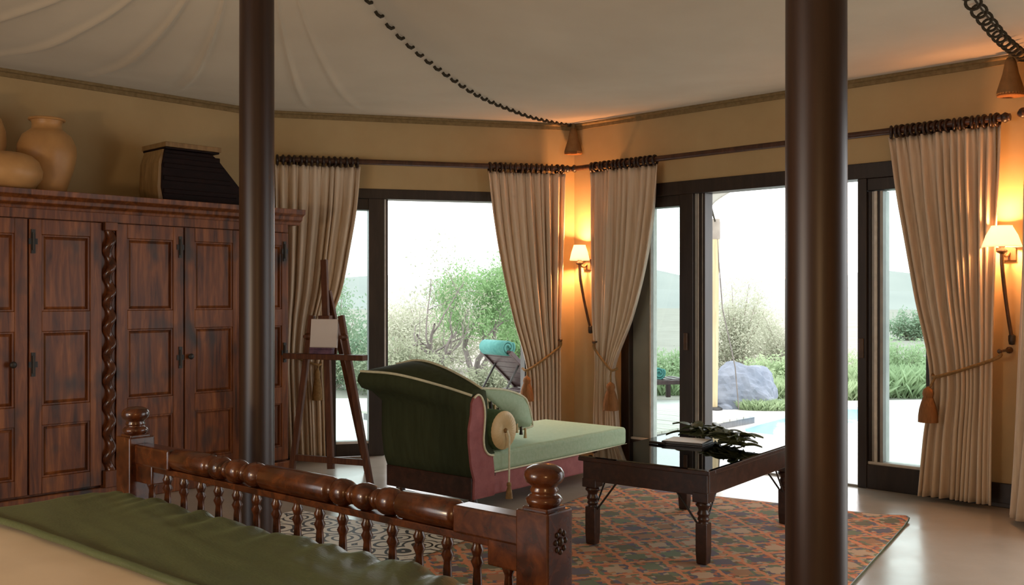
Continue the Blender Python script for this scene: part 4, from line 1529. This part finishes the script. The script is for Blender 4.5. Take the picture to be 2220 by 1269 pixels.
def eb(name, a_, b_, w_, h_):
    return MB().bar(a_, b_, w_, h_).build(name, M['easel'], es, bevel=0.003)


eb('leg', (-0.335, 0, 0.0), (-0.215, 0.10, 1.215), 0.045, 0.03)
eb('leg', (0.345, 0, 0.0), (0.035, 0.10, 1.215), 0.045, 0.03)
eb('mast', (0.0, 0.02, 0.10), (-0.15, 0.16, 1.63), 0.05, 0.03)
eb('rear_leg', (-0.12, 0.17, 1.40), (0.02, 0.50, 0.0), 0.04, 0.03)
eb('ledge', (-0.40, 0.03, 0.915), (0.28, 0.03, 0.915), 0.075, 0.04)
eb('crossbar', (-0.315, 0.02, 0.165), (0.315, 0.02, 0.165), 0.03, 0.045)
eb('mast_clamp', (-0.155, 0.11, 1.20), (-0.06, 0.11, 1.20), 0.05, 0.03)
for x in (-0.235, 0.075):
    MB().lathe([(0.012, -0.05), (0.028, -0.03), (0.028, -0.01), (0.014, 0.0), (0.014, 0.03)], 12, Matrix.Translation((x, 0.06, 1.06)) @ Matrix.Rotation(PI / 2, 4, 'X')).build('wing_nut', M['easel'], es)
pa = Matrix.Translation((-1.325, 7.03, 0)) @ Matrix.Rotation(E_ANG, 4, 'Z')
q = pa @ Vector((-0.095, 0.055, 0.936))
cv = thing('blank_canvas', 'small blank white canvas propped on the easel', 'canvas', q, E_ANG)
tilt = Matrix.Rotation(-0.10, 4, 'X')
MB().box(-0.115, 0.115, 0.0, 0.018, 0.045, 0.255, tilt).build('canvas_sheet', M['card'], cv, bevel=0.002)
MB().box(-0.115, 0.115, 0.004, 0.020, 0.0, 0.045, tilt).build('stretcher_bar', M['easel'], cv)
q = pa @ Vector((-0.075, 0.018, 0.936))
pb = thing('paint_box', 'small dark purple box lying on the easel ledge under canvas', 'box', q, E_ANG)
MB().box(-0.095, 0.095, -0.018, 0.018, 0.0, 0.034).build('case', M['purple'], pb, bevel=0.003)
MB().box(-0.097, 0.097, -0.020, 0.020, 0.034, 0.046).build('lid', M['purple'], pb, bevel=0.003)

# ------------------------------------------------------------------ outside: terrace, deck, pool
GZ = -0.10
mb = MB()
# terrace slab with the pool cut out of it
pool = [(2.52, 10.45), (2.78, 10.18), (3.2, 10.50), (3.8, 11.0), (4.35, 11.75), (4.75, 12.3), (4.7, 12.8), (4.3, 12.85), (3.95, 12.55), (3.55, 12.15), (3.0, 11.45), (2.62, 10.9)]
import bmesh
bm = bmesh.new()
outer = [(-9, 4.5), (-6.3, 4.6), (-2.2, 8.45), (0.55, 9.15), (3.6, 6.35), (3.9, 1.0), (12, 1.0), (12, 13.2), (7.0, 13.9), (3.5, 13.4), (1.0, 13.9), (-9, 13.9)]
ov_ = [bm.verts.new((x, y, GZ)) for x, y in outer]
pv_ = [bm.verts.new((x, y, GZ)) for x, y in pool]
ed = [bm.edges.new((ov_[i], ov_[(i + 1) % len(ov_)])) for i in range(len(ov_))] + [bm.edges.new((pv_[i], pv_[(i + 1) % len(pv_)])) for i in range(len(pv_))]
bmesh.ops.triangle_fill(bm, edges=ed, use_beauty=True)
pw = [bm.verts.new((x, y, GZ - 0.25)) for x, y in pool]
for i in range(len(pool)):
    j = (i + 1) % len(pool)
    bm.faces.new((pv_[i], pv_[j], pw[j], pw[i]))
bmesh.ops.recalc_face_normals(bm, faces=bm.faces)
for fc in bm.faces:
    if abs(fc.normal.z) > 0.9 and fc.normal.z < 0:
        fc.normal_flip()
me = bpy.data.meshes.new('terrace')
bm.to_mesh(me)
bm.free()
me.materials.append(M['stone'])
o = bpy.data.objects.new('terrace_ground', me)
COL.objects.link(o)
o['kind'] = 'structure'
wa = MB().prism(pool, 'z', GZ - 0.30, GZ - 0.018).build('pool_water', M['water'])
wa['kind'] = 'structure'

# timber deck of separate boards beside the right sliding doors
K = Vector((2.81, 11.15))
dk = structure('deck_ground', (K.x, K.y, 0), math.atan2(0.688, -0.7254))
bmesh_board = None
for k in range(20):
    y = 0.06 + k * 0.146
    if bmesh_board is None:
        bmesh_board = MB().box(0, 3.6, -0.068, 0.068, -0.028, 0.0).build('deck_board', M['deck'], dk, loc=(0, y, 0), bevel=0.004)
    else:
        dup(bmesh_board, dk, (rnd.uniform(-.004, .004), y, rnd.uniform(-.003, .002)))
MB().box(0.02, 3.55, 0.0, 2.9, GZ, -0.030).build('deck_joists', M['joist'], dk)

# desert floor and far dunes
mb = MB()
mb.grid(lambda a_, b_: Vector((-260 + 520 * a_, 12.5 + 330 * b_ ** 2.2, GZ - 0.04 + (0.25 * noise.noise(Vector((a_ * 30, b_ * 14, 0))) * min(1, b_ * 4)))), 60, 60)
g = mb.build('desert_ground', M['sand'], fix=False)
g['kind'] = 'structure'


def hills(name, y0, h, seed, n=120):
    m_ = MB()

    def fn(a_, b_):
        x = -260 + 520 * a_
        pr = math.sin(PI * b_)
        hh = h * (0.6 + 0.6 * noise.noise(Vector((x * 0.012 + seed, seed, 0))) + 0.2 * noise.noise(Vector((x * 0.05, seed, 1))))
        return Vector((x, y0 + 60 * (b_ - 0.5), GZ - 1.0 + (hh + 1.0) * pr))
    m_.grid(fn, n, 12)
    o_ = m_.build(name, M['hill'], fix=False)
    o_['kind'] = 'structure'


hills('hills_near', 150, 3.6, 3.1)
hills('hills_far', 300, 12.0, 8.3)

# rock, post, awning
rp = Vector((3.02, 12.95, GZ))
rk = thing('boulder', 'blue-grey boulder beyond the deck beside the pale post', 'rock', rp)
bm = bmesh.new()
bmesh.ops.create_icosphere(bm, subdivisions=5, radius=1.0)
for vtx in bm.verts:
    d = vtx.co.normalized()
    k = 1 + 0.20 * noise.noise(d * 1.6) + 0.12 * noise.noise(d * 3.7) + 0.05 * noise.noise(d * 9)
    vtx.co = Vector((d.x * 0.60 * k, d.y * 0.42 * k, max(-0.02, d.z * 0.56 * k)))
me = bpy.data.meshes.new('boulder')
bm.to_mesh(me)
bm.free()
me.materials.append(M['rock'])
o = bpy.data.objects.new('stone', me)
COL.objects.link(o)
o.parent = rk
for q_, s_ in (((3.45, 12.75), .13), ((3.62, 13.0), .10), ((2.75, 12.6), .11)):
    bm = bmesh.new()
    bmesh.ops.create_icosphere(bm, subdivisions=3, radius=1.0)
    for vtx in bm.verts:
        d = vtx.co.normalized()
        k = 1 + 0.25 * noise.noise(d * 1.7 + Vector((s_ * 90, 0, 0)))
        vtx.co = Vector((d.x * s_ * 1.3 * k, d.y * s_ * k, max(-0.02, d.z * s_ * 0.8 * k)))
    me = bpy.data.meshes.new('small_rock')
    bm.to_mesh(me)
    bm.free()
    me.materials.append(M['rock'])
    o = bpy.data.objects.new('small_rock', me)
    COL.objects.link(o)
    o.location = (*q_, GZ)
    tag(o, {.13: 'small pale rock right of the big boulder, nearer the pool', .10: 'smallest rock right of the boulder at the terrace edge', .11: 'small dark rock between the pale post and the boulder'}[s_], 'rock', 'small rocks around the boulder')

ps = thing('awning_post', 'pale peeled-wood awning post outside the sliding doors', 'post', (2.575, 12.5, GZ))
MB().tube([(0, 0, 0), (0.02, 0, 0.8), (0.03, 0, 1.6), (0.05, 0, 2.46)], [0.075, 0.068, 0.063, 0.056], 18).build('shaft', M['post'], ps)
MB().lathe([(0.062, 2.20), (0.066, 2.24), (0.064, 2.42), (0.058, 2.46)], 18, Matrix.Translation((0.047, 0, 0))).build('binding', M['twig'], ps)
MB().lathe([(0.14, 0), (0.14, 0.02), (0.1, 0.04)], 18).build('foot_plate', M['iron'], ps)
gy = thing('guy_rope', 'thin rope slanting down from the awning post to the boulder', 'rope', (2.63, 12.45, GZ))
MB().tube([(0, 0, 2.3), (0.08, 0.02, 1.3), (0.25, 0.05, 0.55), (0.28, -0.02, 0.02)], 0.008, 6).build('rope', M['bark'], gy)

aw = thing('awning', 'grey canvas awning corner above the open sliding doors', 'awning', (0.56, 8.70, 0), WR.ang)
AP = Vector((2.24, 11.0))
rel = AP - cC
ax_, ay_ = rel.dot(WR.d), rel.dot(WR.n)


def aw_fn(a_, b_):
    # a along the wall, b from wall to outer edge
    x = ax_ + 0.02 + (3.3) * a_
    edge = 2.39 + 0.26 * math.sin(PI * min(1, a_ * 1.0)) ** 0.7 if a_ > 0 else 2.39
    z = 2.93 * (1 - b_) + edge * b_ - 0.10 * math.sin(PI * b_)
    y = 0.18 + (ay_ - 0.18) * b_ - 0.55 * math.sin(PI * a_) * b_
    return Vector((x, y, z))


MB().grid(aw_fn, 40, 16).build('canvas', M['awning'], aw, solid=0.006, fix=False)
MB().tube([aw_fn(i / 40, 1.0) for i in range(41)], 0.012, 6).build('edge_rope', M['awning'], aw)
q0 = Vector((ax_ + 0.02, ay_, 2.39))
pt_ = Vector((2.62, 12.5)) - cC
MB().tube([q0, (pt_.dot(WR.d), pt_.dot(WR.n), 2.33)], 0.012, 6).build('tie_rope', M['rope'], aw)


# ------------------------------------------------------------------ loungers outside
def lounger(p_, rz, label):
    t = thing('sun_lounger', label, 'sun lounger', p_, rz, 'sun loungers on the deck')
    for y in (-0.29, 0.29):
        MB().box(-0.62, 1.25, y - 0.025, y + 0.025, 0.24, 0.30).build('side_rail', M['lounger'], t, bevel=0.006)
        for x in (-0.55, 1.15):
            MB().box(x - 0.03, x + 0.03, y - 0.028, y + 0.028, 0.0, 0.25).build('leg', M['lounger'], t, bevel=0.005)
    sl = None
    for k in range(14):
        x = -0.58 + k * 0.135
        if -0.5 < x < 0.0 and k % 2 == 1:
            continue
        if sl is None:
            sl = MB().box(-0.045, 0.045, -0.27, 0.27, 0.29, 0.31).build('slat', M['lounger'], t, loc=(x, 0, 0), bevel=0.004)
        else:
            dup(sl, t, (x, 0, 0))
    R_ = Matrix.Translation((0.12, 0, 0.31)) @ Matrix.Rotation(math.radians(-42), 4, 'Y').inverted()
    R_ = Matrix.Translation((0.12, 0, 0.31)) @ Matrix.Rotation(math.radians(42), 4, 'Y')
    for y in (-0.28, 0.28):
        MB().box(-0.66, 0.0, y - 0.022, y + 0.022, -0.025, 0.02, R_).build('backrest_rail', M['lounger'], t, bevel=0.004)
    bb = None
    for k in range(7):
        x = -0.63 + k * 0.095
        MB().box(x - 0.043, x + 0.043, -0.27, 0.27, -0.008, 0.014, R_).build('backrest_slat', M['lounger'], t)
    MB().tube([(-0.22, -0.22, 0.60), (-0.42, -0.22, 0.29)], 0.012, 6).build('prop', M['iron'], t)
    MB().tube([(-0.22, 0.22, 0.60), (-0.42, 0.22, 0.29)], 0.012, 6).build('prop', M['iron'], t)
    return t


def towel(p_, rz, label):
    t = thing('rolled_towel', label, 'towel', p_, rz, 'rolled towels on the loungers')
    n = 40
    sp_ = []
    for k in range(n + 1):
        a_ = 4.2 * PI * k / n
        rr = 0.015 + 0.065 * k / n
        sp_.append((rr * math.cos(a_), rr * math.sin(a_)))
    m_ = MB()
    v = [(x, y, z) for y in (-0.22, 0.22) for x, z in sp_]
    m_.add(v, [(k, k + 1, n + 2 + k, n + 1 + k) for k in range(n)], None, True)
    m_.build('roll', M['teal'], t, solid=0.022, fix=False)
    MB().lathe([(0.070, -0.20), (0.076, -0.19), (0.076, 0.19), (0.070, 0.20)], 20, Matrix.Rotation(PI / 2, 4, 'X')).build('core', M['teal'], t)
    return t


LP = Vector((0.12, 10.95, 0.0))
la = math.radians(36)
lounger(LP, la, 'dark wooden sun lounger outside the left window, backrest raised')
tq = Matrix.Translation(LP) @ Matrix.Rotation(la, 4, 'Z') @ Vector((-0.36, 0, 0.80))
towel(tq, la, 'teal rolled towel on the raised backrest outside the left window')
LP2 = Vector((1.22, 13.5, GZ))
lounger(LP2, math.radians(14), 'farther dark sun lounger seen low through the fixed pane left of the doors')
tq = Matrix.Translation(LP2) @ Matrix.Rotation(math.radians(14), 4, 'Z') @ Vector((0.80, 0, 0.392))
towel(tq, math.radians(14), 'teal rolled towel on the farther lounger, beyond the fixed pane')


# ------------------------------------------------------------------ trees and shrubs
def leaf_cloud(m_, centers, n, size, r_, spread):
    for _ in range(n):
        c = r_.choice(centers)
        p_ = Vector(c) + Vector((r_.gauss(0, spread), r_.gauss(0, spread), r_.gauss(0, spread * 0.9)))
        d = Vector((r_.gauss(0, 1), r_.gauss(0, 1), r_.gauss(0.4, 1)))
        d = d.normalized() if d.length > 1e-4 else Vector((0, 0, 1))
        a_ = d.orthogonal().normalized()
        s = size * r_.uniform(0.6, 1.4)
        m_.add([p_ - d * s, p_ + a_ * s * .38, p_ + d * s, p_ - a_ * s * .38], [(0, 1, 2, 3)])


def branch(m_, p_, d, L, r0, depth, r_, tips, curve=0.25, wid=0.6):
    pts, rad = [p_], [r0]
    q = Vector(p_)
    dd = Vector(d)
    for i in range(5):
        dd = (dd + Vector((r_.gauss(0, curve), r_.gauss(0, curve), r_.gauss(0.05, curve)))).normalized()
        q = q + dd * L / 5
        pts.append(q.copy())
        rad.append(r0 * (1 - 0.13 * (i + 1)))
    m_.tube(pts, rad, 6 if depth > 1 else 4, cap=False)
    if depth <= 1:
        tips.append(q.copy())
        tips.append(pts[3])
    if depth > 0:
        for k in range(r_.choice((2, 3, 3))):
            i = r_.choice((2, 3, 4, 5))
            nd_ = (dd + Vector((r_.gauss(0, wid), r_.gauss(0, wid), r_.gauss(0.15, wid * .6)))).normalized()
            branch(m_, pts[i], nd_, L * r_.uniform(0.6, 0.85), rad[i] * 0.62, depth - 1, r_, tips, curve, wid)


def shrub(name, label, cat, p_, stems, L, r0, depth, mat, nleaf, size, spread, seed, lean=0.35, bark='bark', group=None, hfrac=None):
    r_ = random.Random(seed)
    t = thing(name, label, cat, p_, 0, group)
    m_ = MB()
    tips = []
    for k in range(stems):
        a_ = 2 * PI * (k + r_.random()) / stems
        d = Vector((lean * math.cos(a_), lean * math.sin(a_), 1)).normalized()
        branch(m_, Vector((0.06 * math.cos(a_), 0.06 * math.sin(a_), 0)), d, L * r_.uniform(.8, 1.15), r0, depth, r_, tips)
    st = m_.build('branches', M[bark], t, fix=False)
    lm = MB()
    leaf_cloud(lm, tips, nleaf, size, r_, spread)
    lo_ = lm.build('foliage', mat, t, fix=False)
    lo_['kind'] = 'stuff'
    return t


def bush(name, label, p_, rx, ry, rz_, mat, nleaf, size, seed, group=None, bark='twig', cat='bush'):
    r_ = random.Random(seed)
    t = thing(name, label, cat, p_, 0, group)
    m_ = MB()
    cs = []
    for k in range(26):
        a_, q = r_.uniform(0, 2 * PI), math.sqrt(r_.random())
        hgt = rz_ * (1 - 0.55 * q * q) * r_.uniform(.55, 1.0)
        e = Vector((rx * q * math.cos(a_), ry * q * math.sin(a_), hgt))
        m_.tube([(e.x * .15, e.y * .15, 0), (e.x * .55, e.y * .55, e.z * .55), e], [0.016, 0.011, 0.004], 5, cap=False)
        for s in (0.35, 0.55, 0.75, 0.95):
            cs.append(Vector((e.x * (.2 + .8 * s), e.y * (.2 + .8 * s), e.z * s)))
    m_.build('stems', M[bark], t, fix=False)
    lm = MB()
    leaf_cloud(lm, cs, nleaf, size, r_, min(rx, rz_) * 0.13)
    lo_ = lm.build('foliage', mat, t, fix=False)
    lo_['kind'] = 'stuff'
    return t


G2 = GZ - 0.04
shrub('tree', 'leafy green tree with dark branches outside the left window', 'tree', (-0.62, 16.9, G2), 3, 1.02, 0.07, 3, M['leaf_a'], 14000, 0.03, 0.13, 21, 0.26)
shrub('bare_tree', 'sparse bare-branched tree left of the leafy tree outside left window', 'tree', (-1.15, 15.9, G2), 3, 1.12, 0.05, 3, M['leaf_b'], 900, 0.03, 0.15, 33, 0.24)
bush('bush', 'grey-green bush low outside the left window, left of the tree', (-1.75, 15.0, G2), 0.9, 0.7, 0.9, M['leaf_b'], 9000, 0.03, 41)
bush('bush', 'twiggy grey bush at the foot of the leafy tree', (-0.35, 15.1, G2), 0.75, 0.5, 0.5, M['leaf_b'], 3500, 0.03, 42)
bush('bush', 'soft green bush behind the glass at the far left of the left window', (-2.95, 15.6, G2), 0.95, 0.8, 1.75, M['leaf_c'], 14000, 0.032, 43)
bush('bush', 'haze-paled olive bush behind the tree, filling the left window', (-1.9, 20.8, G2), 1.7, 1.0, 1.6, M['leaf_d'], 14000, 0.036, 44)
bush('bush', 'green bush right of the leafy tree, behind the curtain edge', (0.45, 19.5, G2), 1.0, 0.9, 2.2, M['leaf_a'], 14000, 0.034, 45)
bush('bush', 'tall wispy olive bush beyond the boulder', (4.3, 18.6, G2), 0.95, 0.8, 1.95, M['leaf_d'], 14000, 0.028, 46)
bush('bush', 'wispy bush beyond the boulder, farther right beside the tent pole', (5.6, 19.6, G2), 0.95, 0.9, 1.55, M['leaf_d'], 10000, 0.028, 47)
bush('bush', 'low green bush behind the boulder', (4.15, 15.2, G2), 0.65, 0.5, 0.62, M['leaf_e'], 6000, 0.03, 48)
bush('bush', 'green bush seen through the fixed pane left of the doors', (2.35, 15.3, G2), 0.6, 0.6, 0.75, M['leaf_e'], 8000, 0.03, 49)
bush('bush', 'soft green bush seen through the pane beside the right curtain', (6.6, 16.6, G2), 1.2, 1.0, 0.75, M['leaf_e'], 12000, 0.03, 50)
bush('bush', 'distant dark bush on the slope through the right pane', (13.6, 33, G2), 0.8, 0.7, 1.25, M['leaf_c'], 3500, 0.06, 51)


def grass(name, label, p_, rx, ry, h, n, mat, seed):
    r_ = random.Random(seed)
    m_ = MB()
    for _ in range(n):
        a_, q = r_.uniform(0, 2 * PI), math.sqrt(r_.random())
        b_ = Vector((rx * q * math.cos(a_), ry * q * math.sin(a_), 0))
        l_ = Vector((r_.gauss(0, .35), r_.gauss(0, .35), 1)).normalized() * h * r_.uniform(.5, 1.1)
        s = Vector((r_.uniform(-1, 1), r_.uniform(-1, 1), 0)).normalized() * 0.008
        m_.add([b_ - s, b_ + s, b_ + l_ * .6 + s * .7, b_ + l_ + Vector((l_.x * .4, l_.y * .4, -.02))], [(0, 1, 2, 3)])
    o_ = m_.build(name, mat, fix=False)
    o_.location = p_
    tag(o_, label, 'grass', kind='stuff')


grass('grass', 'bright grass tufts at the foot of the boulder by the pool', (3.35, 12.5, GZ), 0.42, 0.16, 0.16, 1800, M['leaf_e'], 61)
grass('grass', 'tall grass behind the boulder and terrace edge', (4.4, 14.2, G2), 1.0, 0.4, 0.34, 3500, M['leaf_e'], 62)
grass('grass', 'green grass at the terrace edge seen through the right pane', (6.3, 14.7, G2), 1.6, 0.5, 0.5, 5000, M['leaf_e'], 63)
grass('grass', 'grass beyond the deck seen through the fixed pane', (2.3, 14.9, G2), 0.9, 0.3, 0.38, 2600, M['leaf_e'], 64)
